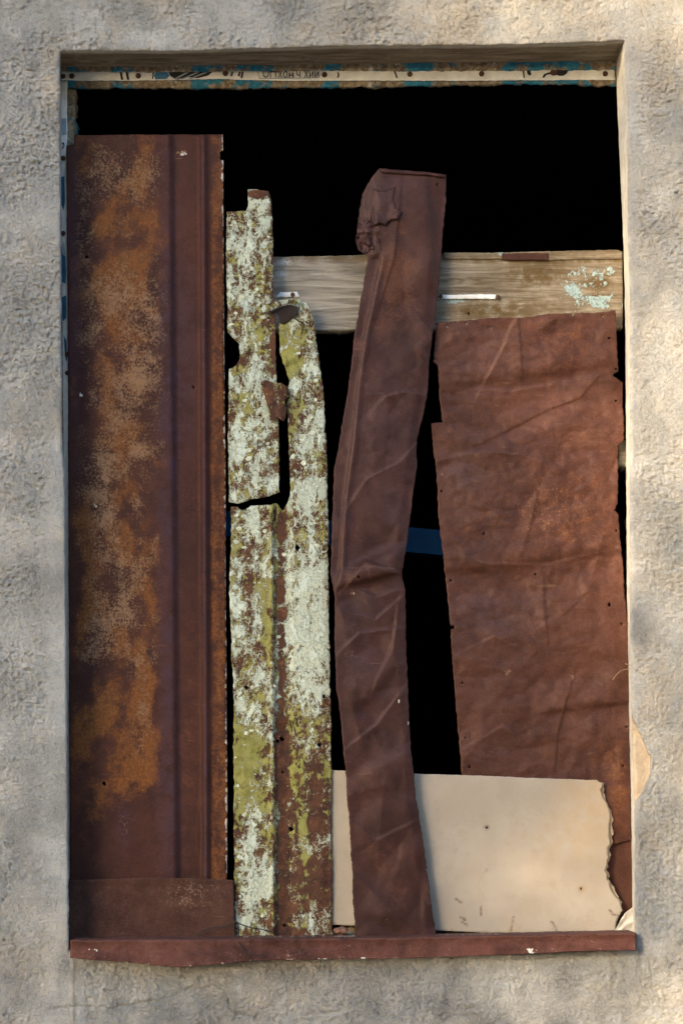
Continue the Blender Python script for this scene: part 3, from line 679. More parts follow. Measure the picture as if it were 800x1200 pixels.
# ------------------------------------------------------------------ right hand rusted sheet
def hsh(X, Y): return fbm(X / 90, Y / 90, 211, 3)
def right_dep(X, Y):
    d_ = 5.0 * hsh(X, Y) + 11 * crumple(X, Y, (510, 370, 740, 985), 46, 60, 1.5, 5) + 6 * crumple(X, Y, (510, 370, 740, 985), 110, 24, .8, 8) - 7 * np.abs(fbm(X / 75, Y / 48, 215, 2)) - 4.2 * np.abs(fbm((X + .4 * Y) / 34, (Y - .3 * X) / 20, 217, 2)) - 1.6 * np.abs(fbm(X / 13, Y / 10, 219, 2))
    d_ = d_ + fold(X, Y, (520, 455), (735, 425), 3.0, 5, 45) + fold(X, Y, (510, 560), (680, 470), -3.0, 7, 50) + fold(X, Y, (505, 545), (600, 530), 2.2, 4, 30)
    d_ = d_ + fold(X, Y, (520, 672), (730, 645), 4.5, 6, 40) + fold(X, Y, (528, 700), (640, 708), -2.6, 8, 30) + fold(X, Y, (640, 835), (740, 823), 3.5, 3, 35)
    d_ = d_ + crease(X, Y, [(606, 372), (609, 410), (611, 440)], 2.2, 4) + crease(X, Y, [(560, 462), (588, 410), (600, 380)], 1.6, 4) + crease(X, Y, [(724, 434), (700, 440), (680, 465), (640, 480), (600, 500), (560, 520)], 1.8, 4.5) + crease(X, Y, [(525, 455), (600, 458), (700, 440)], 1.5, 4) + crease(X, Y, [(512, 540), (560, 528), (610, 532), (650, 545)], 1.5, 4) + crease(X, Y, [(520, 640), (570, 660), (640, 662), (730, 640)], 1.6, 4) + crease(X, Y, [(530, 770), (580, 745), (610, 760)], 1.3, 4) + crease(X, Y, [(540, 880), (590, 850), (610, 870)], 1.2, 4) + crease(X, Y, [(690, 690), (660, 720), (640, 700)], 1.2, 4)
    d_ = d_ + crease(X, Y, [(636, 672), (637, 710), (641, 752)], 1.5, 3.5) + crease(X, Y, [(672, 790), (660, 830), (652, 862), (650, 895)], 2.2, 4) + crease(X, Y, [(635, 545), (622, 610), (612, 645)], 1.5, 7)
    d_ = d_ - crease(X, Y, [(560, 870), (600, 880), (660, 868), (720, 880)], 1.4, 7)
    # torn corner by the frame curls back
    d_ = d_ + 6 * blob(X, Y, 729, 455, 6, 12)
    return .0975 + .72e-3 * d_ - .004 * sstep(Y, 900, 990) * 0
def right_mask(X, Y):
    R_ = .15 + .3 * blob(X, Y, 670, 600, 60, 60) + .35 * blob(X, Y, 650, 400, 60, 30) + .25 * blob(X, Y, 560, 610, 50, 40) + .5 * blob(X, Y, 725, 930, 12, 50) + .25 * blob(X, Y, 710, 890, 30, 20) - .25 * blob(X, Y, 600, 780, 90, 60)
    G_ = .12 + .25 * blob(X, Y, 640, 600, 40, 40) + .8 * blob(X, Y, 518, 556, 3, 3) + .7 * blob(X, Y, 594, 788, 5, 4) + .7 * blob(X, Y, 670, 794, 3, 4)
    B_ = .5 * blob(X, Y, 540, 560, 30, 40) + .55 * blob(X, Y, 570, 720, 70, 25) + .3 * blob(X, Y, 570, 420, 50, 40) + .35 * blob(X, Y, 560, 880, 40, 20) + .25 * blob(X, Y, 690, 850, 40, 15)
    return R_, G_, B_, 0 * X
right_poly = [(510, 378), (534, 376), (574, 373), (606, 372), (638, 368), (675.6, 367), (721, 363.7), (724.4, 435), (718, 440), (729.6, 449), (730.4, 516), (723.5, 523), (723.5, 590), (719.5, 598), (724.6, 603), (727.5, 640), (734, 717), (737, 776), (739.3, 847), (739.3, 985), (716, 989), (690, 986), (560, 984), (546, 960), (540.6, 906), (532.5, 802),
              (524, 695), (518, 640), (513.6, 604), (510, 543), (507, 516), (505, 496), (518.7, 495), (517.7, 489), (515, 469), (512.5, 428), (507, 423), (509, 410)]
rs_ = sheet('rusted_sheet', right_poly, right_dep, M['rust_sheet'], right_mask, 1.7, 1.0,
            [(523.5, 382.5, 1.5), (546, 379.5, 1.5), (573, 384, 1.6), (671, 368.5, 2.0), (706, 370.5, 1.4), (713.5, 396, 1.5), (721.5, 432.5, 1.4), (721.5, 469.5, 1.4), (517, 575.5, 1.5), (567, 625.6, 1.8), (528, 680, 1.2), (627, 673, 1.5), (714, 708.5, 2.0),
             (728, 731, 1.2), (529.6, 735.2, 2.6), (541.5, 800.5, 1.3), (545, 865, 1.1), (550, 899, 1.3), (733.5, 852, 1.3), (729.5, 897.5, 1.4), (722, 622, 1.1)], .0009, None, 7, 220)
tag(rs_, 'wide crumpled red brown rusted metal sheet covering the right half of the window', 'metal sheet')
low = sheet('rusted_sheet', [(700, 980), (741, 985), (742, 1068), (731, 1100), (700, 1100)], lambda X, Y: .103 + .0012 * crumple(X, Y, (700, 980, 742, 1100), 10, 25, 1.2, 3), M['rust_sheet'], lambda X, Y: (.25 + 0 * X, .05 + 0 * X, 0 * X, 0 * X), 2.4, .8)
tag(low, 'small rusted metal scrap below the wide crumpled sheet behind the torn fibreboard', 'metal sheet')

# ------------------------------------------------------------------ left rusted panel with pressed channel
def left_dep(X, Y):
    c_ = 197 + (Y - 160) * .008; r_ = 236.5 + (Y - 160) * .004
    d_ = 9.0 * sstep(X, c_, c_ + 8) - 13 * sstep(X, r_ - 4, r_ + 1) + 8.0 * sstep(X, r_ + 1.5, r_ + 8) + 1.4 * sstep(X, 180, 262)
    d_ = d_ + 1.6 * fbm(X / 120, Y / 120, 301, 2) + 1.1 * crumple(X, Y, (80, 160, 262, 1030), 40, 40, 1.0, 12)
    d_ = d_ + ridge(X, Y, [(238, 800), (236, 940), (231, 985), (238, 1010), (240, 1028)], .8, 3) + ridge(X, Y, [(205, 398), (213, 412), (213, 430), (204, 444)], .5, 2) + ridge(X, Y, [(198, 508), (215, 496), (228, 500), (235, 512)], .5, 2)
    return .0905 + 1e-3 * d_
def left_mask(X, Y):
    w_ = 14 * fbm(X / 40, Y / 60, 305); Xw = X + w_
    zn = sstep(212 - X + 22 * fbm(X / 25, Y / 35, 319, 3), 0, 42) * sstep(X, 74, 88)
    R_ = zn * (.20 + 1.15 * fbm(X / 38, Y / 62, 309, 4)) * sstep(1050 - Y, 0, 180) + (.55 * blob(Xw, Y, 172, 250, 20, 70) + .75 * blob(Xw, Y, 160, 320, 24, 34) + .5 * blob(Xw, Y, 130, 290, 28, 50) + .45 * blob(Xw, Y, 140, 420, 35, 60) + .4 * blob(Xw, Y, 150, 520, 40, 50) +
          .8 * blob(Xw, Y, 165, 795, 12, 40) + .45 * blob(Xw, Y, 175, 860, 10, 60) + .45 * blob(Xw, Y, 130, 640, 40, 40) + .35 * blob(Xw, Y, 125, 910, 45, 70) + .3 * blob(Xw, Y, 176, 690, 8, 20))
    R_ = R_ + .18 * zn * sstep(Y, 560, 700) * sstep(1060 - Y, 0, 200) * (1 + 1.2 * fbm(X / 30, Y / 50, 315, 3)) + .72 * sstep(X, 243, 250) * (.75 + .5 * fbm(X / 9, Y / 50, 307)) + .22 * sstep(X, 205, 212) * sstep(-X, -232, -226) * (.6 + .8 * sstep(Y, 400, 1000))
    cl = sstep(210 - X + 20 * fbm(X / 14, Y / 18, 321, 3), -4, 40)
    G_ = cl * sstep(X, 80, 92) * sstep(980 - Y, 0, 200) * (.30 + .75 * fbm(X / 34, Y / 46, 311, 4)) + cl * (.4 * blob(Xw, Y, 160, 200, 40, 40) + .4 * blob(Xw, Y, 120, 350, 34, 55) + .4 * blob(Xw, Y, 165, 370, 25, 60) + .5 * blob(Xw, Y, 150, 480, 36, 60) + .4 * blob(Xw, Y, 140, 640, 34, 60) + .4 * blob(Xw, Y, 130, 740, 34, 40) + .5 * blob(Xw, Y, 165, 830, 16, 60) + .35 * blob(Xw, Y, 120, 560, 30, 40) + .3 * blob(X, Y, 110, 250, 20, 50))
    G_ = G_ + .30 * blob(X, Y, 188, 420, 12, 170) + .5 * blob(X, Y, 145, 968, 9, 22) + .9 * blob(X, Y, 213, 179, 8, 4) + .3 * sstep(X, 246, 254)
    B_ = .9 * blob(X, Y, 197, 560, 12, 420) * (.6 + .8 * sstep(fbm(X / 20, Y / 60, 317), -.3, .3)) + .6 * blob(X, Y, 86, 300, 8, 140) + .5 * blob(X, Y, 200, 950, 14, 80) + .85 * np.exp(-((X - 237.5 - (Y - 160) * .004) / 2.2) ** 2) + .4 * blob(X, Y, 88, 420, 8, 200) + .75 * blob(X, Y, 145, 968, 9, 24) + .5 * blob(X, Y, 218, 420, 12, 120)
    e_ = np.interp(Y, [157, 400, 700, 1030], [261, 263, 265, 266])
    A_ = .75 * sstep(X - e_, -3.2, -.6) + .8 * blob(X, Y, 95, 463, 3, 5) + .6 * blob(X, Y, 112, 593, 2.4, 6) + .7 * blob(X, Y, 213, 180, 8, 4)
    return R_, G_, B_, A_
lp = sheet('rusted_metal_sheet', [(87, 157.5), (261, 157), (261, 176), (257.6, 178), (258, 187), (261.4, 187.5), (262.5, 400), (264, 550), (264.5, 700), (266.3, 950), (265.6, 1060), (82, 1060), (81, 900), (80, 600), (79.5, 400), (78, 240), (77.6, 170), (87, 169)], left_dep, M['rust_left'], left_mask, 2.4, .35,
           [(122, 918.5, 2.6), (101, 301, 1.8), (227, 454, 1.2)], .0012, None, 9)
tag(lp, 'tall dark rusted metal panel with orange crust and a pressed vertical channel', 'metal panel')
ll = sheet('rusted_sheet', [(79.5, 1032), (120, 1030.5), (180, 1029.2), (230, 1029.6), (273.5, 1032), (276, 1104), (79.5, 1104)], lambda X, Y: .0745 + 1e-3 * (1.6 * fbm(X / 90, Y / 60, 331, 2) + .5 * crumple(X, Y, (80, 1030, 275, 1104), 12, 30, 1.0, 31) - 2.5 * sstep(Y, 1040, 1029)), M['rust_low'],
           lambda X, Y: (.2 + .3 * blob(X, Y, 220, 1060, 30, 20) + 0 * X, .2 + .35 * blob(X, Y, 220, 1045, 30, 20), .15 + 0 * X, .25 * sstep(Y, 1032.5, 1030)), 2.4, .35, (), .0012)
tag(ll, 'low wide brown rusted sheet standing along the sill in front of the tall panel', 'metal sheet')

# ------------------------------------------------------------------ peeling painted metal
def peel_dep(X, Y):
    r_ = 318 + .004 * (Y - 600) + 1.5 * fbm(Y / 40, 1 + 0 * Y, 401)
    lowp = sstep(Y, 575, 600)
    d_ = lowp * (-6.5 * np.clip(1 - np.abs(X - r_) / 3.0, 0, 1) ** .8 + 5.5 * sstep(X, r_ + 2, r_ + 5) * (1 - sstep(X, r_ + 20, r_ + 26))) + 2.2 * sstep(X, 376, 386) - 1.2 * sstep(X, 280, 270)
    d_ = d_ + 1.6 * fbm(X / 60, Y / 60, 403, 2) + 2.6 * crumple(X, Y, (268, 345, 388, 1098), 90, 22, 1.3, 41)
    d_ = d_ + 2.5 * fold(X, Y, (326, 850), (388, 838), .9, 3, 20) + 1.2 * fold(X, Y, (330, 430), (380, 405), 1.0, 3, 16) + fold(X, Y, (335, 466), (382, 452), 1.4, 3, 16)
    d_ = d_ + 2.2 * fbm(X / 11, Y / 16, 405, 3) * np.exp(-((X - 331) / 9) ** 2) * sstep(Y, 820, 860)
    return .083 + 1e-3 * d_
def peel_mask(X, Y):
    ch = np.exp(-((X - 330) / 8.5) ** 2) * sstep(Y, 585, 605)
    arm = (X > 322) * (1 - sstep(Y, 600, 640))
    R_ = .465 + .30 * blob(X, Y, 363, 735, 26, 90, 4) + .40 * blob(X, Y, 365, 735, 18, 70) + .15 * blob(X, Y, 292, 760, 20, 60) + .2 * blob(X, Y, 292, 1030, 18, 60) + .15 * blob(X, Y, 345, 545, 30, 60) - .40 * blob(X + 14 * fbm(X / 14, Y / 22, 441), Y + 30 * fbm(X / 16, Y / 30, 443), 288, 905, 22, 48, 2) - .30 * blob(X + 12 * fbm(X / 12, Y / 20, 445), Y, 360, 975, 34, 115, 4) + .25 * fbm(X / 26, Y / 34, 447, 2) - .1 * blob(X, Y, 340, 410, 14, 40) + .1 * blob(X, Y, 362, 390, 10, 40)
    G_ = .50 + .55 * blob(X, Y, 357, 990, 4.5, 50) + .45 * blob(X, Y, 344, 915, 4, 30) + .4 * blob(X, Y, 380, 905, 6, 12) + .25 * fbm(X / 20, Y / 40, 449, 2) + .45 * blob(X, Y, 290, 900, 24, 60, 2) + .5 * blob(X, Y, 338, 400, 14, 50) + .35 * blob(X, Y, 273, 700, 7, 80) + .35 * blob(X, Y, 312, 680, 7, 70) + .15 * blob(X, Y, 355, 960, 8, 120) - .25 * blob(X, Y, 365, 1000, 30, 110, 4) + .2 * blob(X, Y, 358, 838, 16, 14)
    B_ = .12 + .62 * ch + .30 * blob(X, Y, 348, 890, 40, 50, 4) + .22 * blob(X, Y, 360, 1040, 34, 60, 4) - .25 * blob(X, Y, 357, 990, 5, 50) - .2 * blob(X, Y, 376, 1050, 8, 16) + .4 * blob(X, Y, 360, 470, 26, 10) + .35 * blob(X, Y, 376, 530, 8, 30) + .5 * blob(X, Y, 330, 1092, 60, 7) + .3 * blob(X, Y, 300, 610, 26, 16) + .3 * blob(X, Y, 275, 840, 10, 16)
    return R_, G_, B_, 0 * X
tall = sheet('painted_metal', [(327, 398), (326.2, 384), (328, 364), (337, 353), (350, 350), (360, 356), (366.7, 372), (369.8, 397), (373, 418), (378.4, 452), (381, 494), (383.3, 548), (384.4, 657), (385.5, 720), (387.4, 833), (388.4, 1000), (389, 1101), (277, 1101), (275, 1048), (274, 960), (274, 833), (271.5, 780), (268.8, 690), (270.6, 635), (270.6, 594), (278, 593.6), (283.6, 598), (293, 592.6),
                             (313, 592), (324, 590), (331, 599), (336.7, 590), (340, 581), (340, 557), (337.8, 516), (336.7, 492), (334.5, 475), (339, 465), (337.6, 454), (339, 448), (333, 427), (327.6, 414)], peel_dep, M['peel'], peel_mask, 1.9, .9,
             [(289, 806, 2.3), (379, 816, 2.1), (374.5, 873, 2.4), (348.5, 642, 3.2), (330, 866, 3.0), (325, 869, 2.2), (331, 905, 1.6), (341, 972, 2.6), (333, 1085, 2.0), (280, 617.5, 2.0), (345, 665, 1.2), (370, 480, 1.0)], .0014, None, 5)
tag(tall, 'tall narrow metal strip with peeling pale green and yellow paint over rust', 'metal strip')
# its top end, bent over forwards, and a curl of metal in the seam
def lip_dep(X, Y): return .077 - .020 * np.clip((355 - X) / 50, 0, 1) ** .7 + .006 * sstep(Y, 345, 366)
sheet('bent_lip', [(305, 361.5), (312, 356.5), (329, 351.5), (342, 350), (352, 351.5), (358, 357), (350, 356.4), (340, 355), (327, 359), (318, 363.5), (308, 366)], lip_dep, M['peel'], lambda X, Y: (.62 + 0 * X, .5 + 0 * X, .1 + .4 * sstep(X, 330, 345), 0 * X), 1.6, .5, (), .0012, tall, 5)
sheet('bent_lip', [(316, 366), (326, 360), (340, 357), (351, 360), (349, 368), (341, 374), (333, 380), (327, 378), (326, 368)], lambda X, Y: .0815 - .004 * sstep(Y, 380, 358), M['dark'], None, 1.6, .5, (), .0012, tall, 5)  # dark underside of the lip, its shade put into the colour
tube('wire_tie', [tuple(float(q_) for q_ in P(a_, b_, d_)) for a_, b_, d_ in ((340, 369, .079), (350, 376, .076), (356, 379, .077), (355, 386, .076), (353, 391, .081))], .0012, M['dark'], tall)
def upper_dep(X, Y):
    d_ = 2.2 * sstep(X, 311, 319) - 1.0 * sstep(X, 275, 266) + 1.4 * fbm(X / 50, Y / 50, 421, 2) + 2.6 * crumple(X, Y, (265, 222, 326, 590), 56, 20, 1.2, 43)
    for yy_, h_ in ((326, 1.0), (374, 1.2), (353, .8), (297, .7), (417, 1.4), (470, .8), (275, .6)): d_ = d_ - ridge(X, Y, [(268, yy_), (298, yy_ - 2), (322, yy_ + 3)], h_, 2.8)
    return .0775 + 1e-3 * d_
def upper_mask(X, Y):
    R_ = .53 + .18 * blob(X, Y, 300, 270, 14, 40) + .12 * blob(X, Y, 295, 560, 30, 30) + .1 * blob(X, Y, 300, 500, 12, 50)
    G_ = .50 + .3 * blob(X, Y, 300, 395, 14, 16) + .25 * blob(X, Y, 285, 500, 14, 40) + .2 * blob(X, Y, 290, 576, 14, 8)
    B_ = .12 + .75 * blob(X, Y, 305, 228, 18, 9) + .5 * sstep(X, 313, 319) * (1 - sstep(Y, 430, 470)) + .45 * blob(X, Y, 295, 416, 22, 5) + .4 * blob(X, Y, 273, 575, 6, 12) + .3 * blob(X, Y, 314, 530, 10, 20) + .3 * blob(X, Y, 288, 327, 12, 3) + .3 * blob(X, Y, 300, 372, 24, 5)
    return R_, G_, B_, 0 * X
up = sheet('painted_metal', [(265.6, 247.5), (288.5, 247), (290.8, 241), (290, 222), (302, 221.6), (314.6, 223.5), (318.3, 233), (319.8, 283), (320.8, 356), (323, 389), (323.5, 439), (326.4, 494), (326.4, 527), (327, 577), (315, 582), (293, 585), (280, 590), (268.4, 588), (267.8, 544), (267, 483), (268, 460), (268, 432), (277, 427.5), (281, 416), (279.4, 402), (272, 395), (266.7, 389), (265.2, 300)], upper_dep, M['peel'], upper_mask, 1.9, .8,
           [(277, 561, 1.4), (305, 487, 1.0)], .0014, None, 5)
tag(up, 'short upper metal strip flaking cream paint with a broken rusty top corner', 'metal strip')
sheet('rust_curl', [(306, 448), (313, 446), (322, 449), (330, 448), (337, 453), (339, 463), (334, 472), (335, 486), (332, 493.5), (326, 489), (317, 493), (314, 478), (309, 462)], lambda X, Y: .0735 + 1e-3 * (-4 * np.cos((X - 322) / 11) + 2.2 * fbm(X / 8, Y / 8, 431) + 4 * sstep(X, 328, 340)), M['peel'], lambda X, Y: (.12 + 0 * X, .36 + 0 * X, .42 + 0 * X, 0 * X), 1.8, .9, (), .0012, up, 4)

def flakes(parent, box_, dep, n, seed, poly):
    rs = np.random.RandomState(seed); V = []; F = []
    k = 0
    while k < n:
        px_, py_ = rs.uniform(box_[0], box_[2]), rs.uniform(box_[1], box_[3])
        if not inside(np.array([px_]), np.array([py_]), poly)[0]: continue
        k += 1; m_ = rs.randint(5, 8); r_ = rs.uniform(1.3, 4.2); ph = rs.uniform(0, 6.28); ld = rs.uniform(0, 6.28); n0 = len(V)
        up_ = rs.uniform(.0006, .0026); an = rs.uniform(.5, 1)
        for j in range(m_):
            t_ = ph + j * 6.283 / m_ + rs.uniform(-.3, .3); q_ = r_ * rs.uniform(.6, 1.15)
            dx_, dy_ = q_ * math.cos(t_), an * q_ * math.sin(t_)
            y_ = float(dep(np.array([px_]), np.array([py_]))[0]) - .0006 - up_ * max(0, math.cos(t_ - ld))
            x3, _, z3 = P(px_ + dx_, py_ + dy_, y_); V.append((float(x3), y_, float(z3)))
        y_ = float(dep(np.array([px_]), np.array([py_]))[0]) - .0005
        x3, _, z3 = P(px_, py_, y_); V.append((float(x3), y_, float(z3)))
        F += [(n0 + j, n0 + m_, n0 + (j + 1) % m_) for j in range(m_)]
    o = link('paint_flakes', V, F, M['flake'], parent, False); o['kind'] = 'stuff'
    return o
flakes(tall, (270, 365, 386, 1090), peel_dep, 80, 5, [(272, 600), (330, 600), (342, 560), (342, 380), (362, 380), (378, 480), (384, 840), (318, 860), (316, 1090), (278, 1090)])
flakes(up, (268, 245, 322, 585), upper_dep, 45, 6, [(269, 252), (316, 240), (324, 575), (270, 582), (284, 420), (269, 380)])

# ------------------------------------------------------------------ fibreboard
def board_dep(X, Y): return .0815 + .0012 * fbm(X / 160, Y / 120, 501, 2) + .0095 * sstep(X, 450, 384) + .0018 * sstep(X, 690, 728)
def board_mask(X, Y):
    R_ = .9 * blob(X, Y, 570, 970, 3, 2.6) + .9 * blob(X, Y, 681, 1042, 2.6, 2.2) + .6 * blob(X, Y, 570, 1020, 1.6, 1.4)
    for pts in ([(601, 1075), (600, 1084), (598, 1092)], [(646, 1080), (650, 1086), (652, 1093)], [(539, 1075), (545, 1078), (541, 1081), (547, 1084)], [(714, 1067), (718, 1072), (724, 1073)], [(534, 1054), (540, 1058)], [(563, 1063), (564, 1072)]):
        R_ = R_ - .8 * ridge(X + 1.2 * fbm(X / 4, Y / 4, 5), Y, pts, 1, 1.9)
    R_ = R_ + .5 * blob(X, Y, 595, 1096, 120, 3.5)
    G_ = .5 * blob(X, Y, 690, 930, 40, 60) + .7 * blob(X, Y, 681, 1042, 5, 5) + .5 * blob(X, Y, 600, 1088, 6, 9) + .3 * blob(X, Y, 640, 985, 60, 40)
    return R_, G_, 0 * X, 0 * X
_rj = np.random.RandomState(8)
def jag(pts, step, amp):
    out = []
    for p_, q_ in zip(pts[:-1], pts[1:]):
        k_ = max(1, int(math.hypot(q_[0] - p_[0], q_[1] - p_[1]) / step))
        out += [(p_[0] + (q_[0] - p_[0]) * i / k_ + _rj.uniform(-amp, amp), p_[1] + (q_[1] - p_[1]) * i / k_ + _rj.uniform(-amp, amp) * .5) for i in range(k_)]
    return out + [pts[-1]]
bd = sheet('fibreboard', [(386, 902.8), (485, 907), (560, 909.3), (640, 912.5), (699, 914.5), *jag([(704, 917.5), (705, 932), (711, 944), (714.4, 955), (715, 985), (712, 1001), (709.5, 1015), (710.6, 1030), (716, 1040), (720, 1049), (725.6, 1056), (728.6, 1068)], 4.5, 1.7), (722, 1081), (719, 1094.5), (690, 1095.5), (600, 1095), (514, 1091), (413, 1085), (386, 1084)], board_dep, M['board'], board_mask, 2.0, lambda x_, y_: 1.0 if x_ > 700 else .45, [(570, 970, 1.4), (681, 1042, 1.1)], .0045, None, 9)
tag(bd, 'pale tan fibreboard with a torn right edge standing on the sill', 'board')
layer = sheet('torn_layer', [(640, 914.5), (699, 916.5), *jag([(706, 918), (709, 934), (715, 950), (717.4, 962), (717.6, 985), (714, 1003), (711.5, 1016), (713, 1030), (720, 1043), (727, 1054), (730.6, 1068)], 3.5, 1.6), (718, 1072), (690, 1000)], lambda X, Y: board_dep(X, Y) + .0052, M['board'], lambda X, Y: (.25 * sstep(fbm(X / 5, Y / 5, 9), -.1, .3), .9 + 0 * X, 0 * X, 0 * X), 1.6, .9, (), .0015, bd, 11)
cl_ = sheet('plastic_scrap', [(716, 1098), (722, 1088), (731, 1072), (738, 1066), (743, 1063), (743.5, 1100)], lambda X, Y: .079 + .006 * np.abs(np.mod(np.arctan2(1100 - Y, X - 712 + 1e-6) * 5.2 + .7 * fbm(X / 9, Y / 9, 3), 2) - 1) - .006, M['cloth'], None, 1.3, .4, (), .0006)
tag(cl_, 'crumpled off white plastic scrap stuffed in the corner beside the torn board', 'plastic scrap')

# ------------------------------------------------------------------ leaning folded strip
FOLD = ([300, 395, 449, 529, 587, 668, 700], [447.5, 427.5, 419.6, 411.7, 403.7, 399, 391])
def lean_dep(X, Y):
    base = .080 - .026 * sstep(Y, 300, 1000)
    fl = np.interp(Y, *FOLD)
    on = sstep(Y, 296, 306) * (1 - sstep(Y, 672, 700))
    d_ = on * (4.2 * (1 - sstep(X, fl - 1.4, fl + .4)) - 2.6 * np.exp(-((X - fl - 2) / 4) ** 2) + 1.2 * sstep(X, fl + 10, fl - 40))
    re = np.interp(Y, [200, 395, 516, 668, 692, 780, 934, 1098], [522, 507, 489, 471, 475, 477, 487, 511])
    d_ = d_ + 4.0 * sstep(X - re, -12, 1)                          # right edge rolls back
    d_ = d_ + 6.5 * crumple(X, Y, (390, 200, 520, 1098), 50, 48, 1.6, 51) + 2.4 * crumple(X, Y, (390, 200, 520, 1098), 60, 18, 1.0, 53) + 2.5 * fbm(X / 70, Y / 70, 511, 2) - 4.5 * np.abs(fbm((X + .3 * Y) / 62, Y / 70, 517, 2)) - (1.6 * np.abs(fbm((X - .5 * Y) / 30, (Y + .4 * X) / 36, 519, 2)) + .7 * np.abs(fbm(X / 12, Y / 12, 521, 2))) * (.25 + 1.2 * sstep(fbm(X / 60, Y / 80, 523, 2), -.1, .4))
    d_ = d_ + fold(X, Y, (395, 690), (475, 668), 5.0, 4, 26) + fold(X, Y, (400, 672), (478, 636), -4.0, 5, 22) + crease(X, Y, [(414, 676), (428, 660), (452, 668), (476, 674)], 3.0, 8) + crease(X, Y, [(415, 690), (424, 694), (440, 700), (470, 690)], 1.8, 6)
    d_ = d_ + fold(X, Y, (436, 365), (500, 480), 1.0, 9, 26) + crease(X, Y, [(486, 364), (507, 394), (497, 410), (503, 432)], 1.6, 3.4) + crease(X, Y, [(440, 476), (452, 464), (474, 458), (498, 462)], 1.8, 4) + crease(X, Y, [(470, 210), (462, 300), (440, 372)], 1.0, 3.5) + crease(X, Y, [(404, 600), (430, 560), (470, 540), (487, 520)], 1.5, 4) + crease(X, Y, [(392, 770), (420, 742), (474, 735)], 1.3, 4) + crease(X, Y, [(402, 880), (440, 850), (478, 800)], 1.4, 4) + crease(X, Y, [(410, 960), (440, 985), (492, 960)], 1.0, 4) + fold(X, Y, (500, 205), (512, 330), -3.0, 4, 30)
    d_ = d_ + fold(X, Y, (420, 830), (470, 780), 3.2, 6, 40) + crease(X, Y, [(408, 716), (440, 726), (470, 700)], 1.5, 5) + crease(X, Y, [(440, 800), (460, 760), (468, 700)], 1.6, 5) + fold(X, Y, (420, 905), (490, 870), -2.0, 5, 30)
    d_ = d_ + sstep(Y, 306, 290) * (7 * np.abs(fbm(X / 9, Y / 45, 513, 2)) * sstep(X, 448, 434) + 14 * sstep(X, 443, 416) + 2.0 * sstep(Y, 206, 196)) 
    return base + .95e-3 * d_
def lean_mask(X, Y):
    R_ = .16 + .35 * fbm(X / 40, Y / 60, 531, 2) + .55 * blob(X, Y, 468, 330, 28, 50) + .25 * blob(X, Y, 455, 1010, 26, 60) + .2 * blob(X, Y, 440, 450, 20, 60)
    G_ = .06 + .3 * blob(X, Y, 410, 770, 14, 60) + .25 * blob(X, Y, 430, 420, 12, 50) + .8 * blob(X, Y, 413, 695, 3, 4) + .5 * blob(X, Y, 465, 785, 3, 9) + .4 * blob(X, Y, 487, 365, 4, 6) + .5 * blob(X, Y, 426, 347, 1.6, 5)
    B_ = .2 + .4 * blob(X, Y, 450, 500, 26, 60) + .35 * blob(X, Y, 460, 600, 22, 30) + .5 * blob(X, Y, 432, 260, 14, 40) + .3 * blob(X, Y, 420, 760, 20, 60) + .25 * blob(X, Y, 460, 900, 20, 40) + .4 * blob(X, Y, 456, 240, 16, 16)
    A_ = .75 * blob(X, Y, 414, 695, 3, 4.5) + .6 * blob(X, Y, 478, 852, 1.8, 14) + .5 * blob(X, Y, 467, 822, 2, 8) + .5 * blob(X, Y, 500, 1020, 2, 8) + .4 * blob(X, Y, 464, 783, 2.4, 5)
    return R_, G_, B_, A_
ls = sheet('folded_strip', [(445, 196.5), (469, 199), (497, 200.6), (522.6, 204), (521.6, 243), (518.5, 278), (514.7, 322.6), (510, 370), (506.8, 395.5), (502, 430), (499.8, 465), (497, 481), (487.8, 516), (488.5, 545), (485.5, 568.5), (477, 635), (470.5, 672), (475, 692), (476.4, 777), (481, 872), (487, 934), (496, 991), (511, 1100), (417, 1101),
                           (414, 1062), (409.5, 967), (404, 896), (399, 844), (394, 806), (392, 754), (392, 697), (387, 673), (388.5, 625), (392, 545), (396, 528), (408.5, 449), (416.5, 386), (421, 357), (431, 300), (427, 297), (420, 293), (416.5, 280), (419.6, 259), (424.4, 227), (435.5, 207)], lean_dep, M['rust_strip'], lean_mask, 1.6, .8,
           [(512, 216, 1.1), (452, 1077, 1.2), (420, 676, 1.4)], .0011, None, 7, 220)
tag(ls, 'leaning folded plum brown rusted strip with a crumpled top end', 'metal strip')
sheet('torn_flap', [(437, 220), (447, 224), (463, 219), (461, 231), (464, 243), (471, 247), (466, 256), (456, 258), (452, 263), (444, 261), (437, 264), (437.5, 243)], lambda X, Y: lean_dep(X, Y) - .0013 - .0045 * sstep(Y, 226, 262) + .003 * np.abs(fbm(X / 10, Y / 12, 75)), M['rust_strip'], lean_mask, 2.0, .6, (), .0009, ls, 5)
fl2 = sheet('torn_flap', [(420, 262), (428, 255), (434, 262), (442, 259), (446, 272), (444, 283), (451, 290), (446, 302), (441, 292), (434, 297), (424, 295), (417, 283), (419, 272)], lambda X, Y: .074 + .017 * np.abs(fbm(X / 12, Y / 15, 71, 2)) + .009 * sstep(X, 432, 416) + .006 * sstep(Y, 285, 300), M['rust_strip'], lean_mask, 4.0, .8, (), .0009, ls, 4)
fl2.data.polygons.foreach_set('use_smooth', np.zeros(len(fl2.data.polygons), bool))
sheet('folded_edge', [(445, 197), (470, 199), (498, 201), (522, 204.5), (521, 208), (498, 204.6), (469, 203), (447, 201)], lambda X, Y: lean_dep(X, Y) - .0035 + .001 * fbm(X / 9, Y / 3, 3), M['rust_strip'], lean_mask, 1.8, .5, (), .0009, ls, 5)

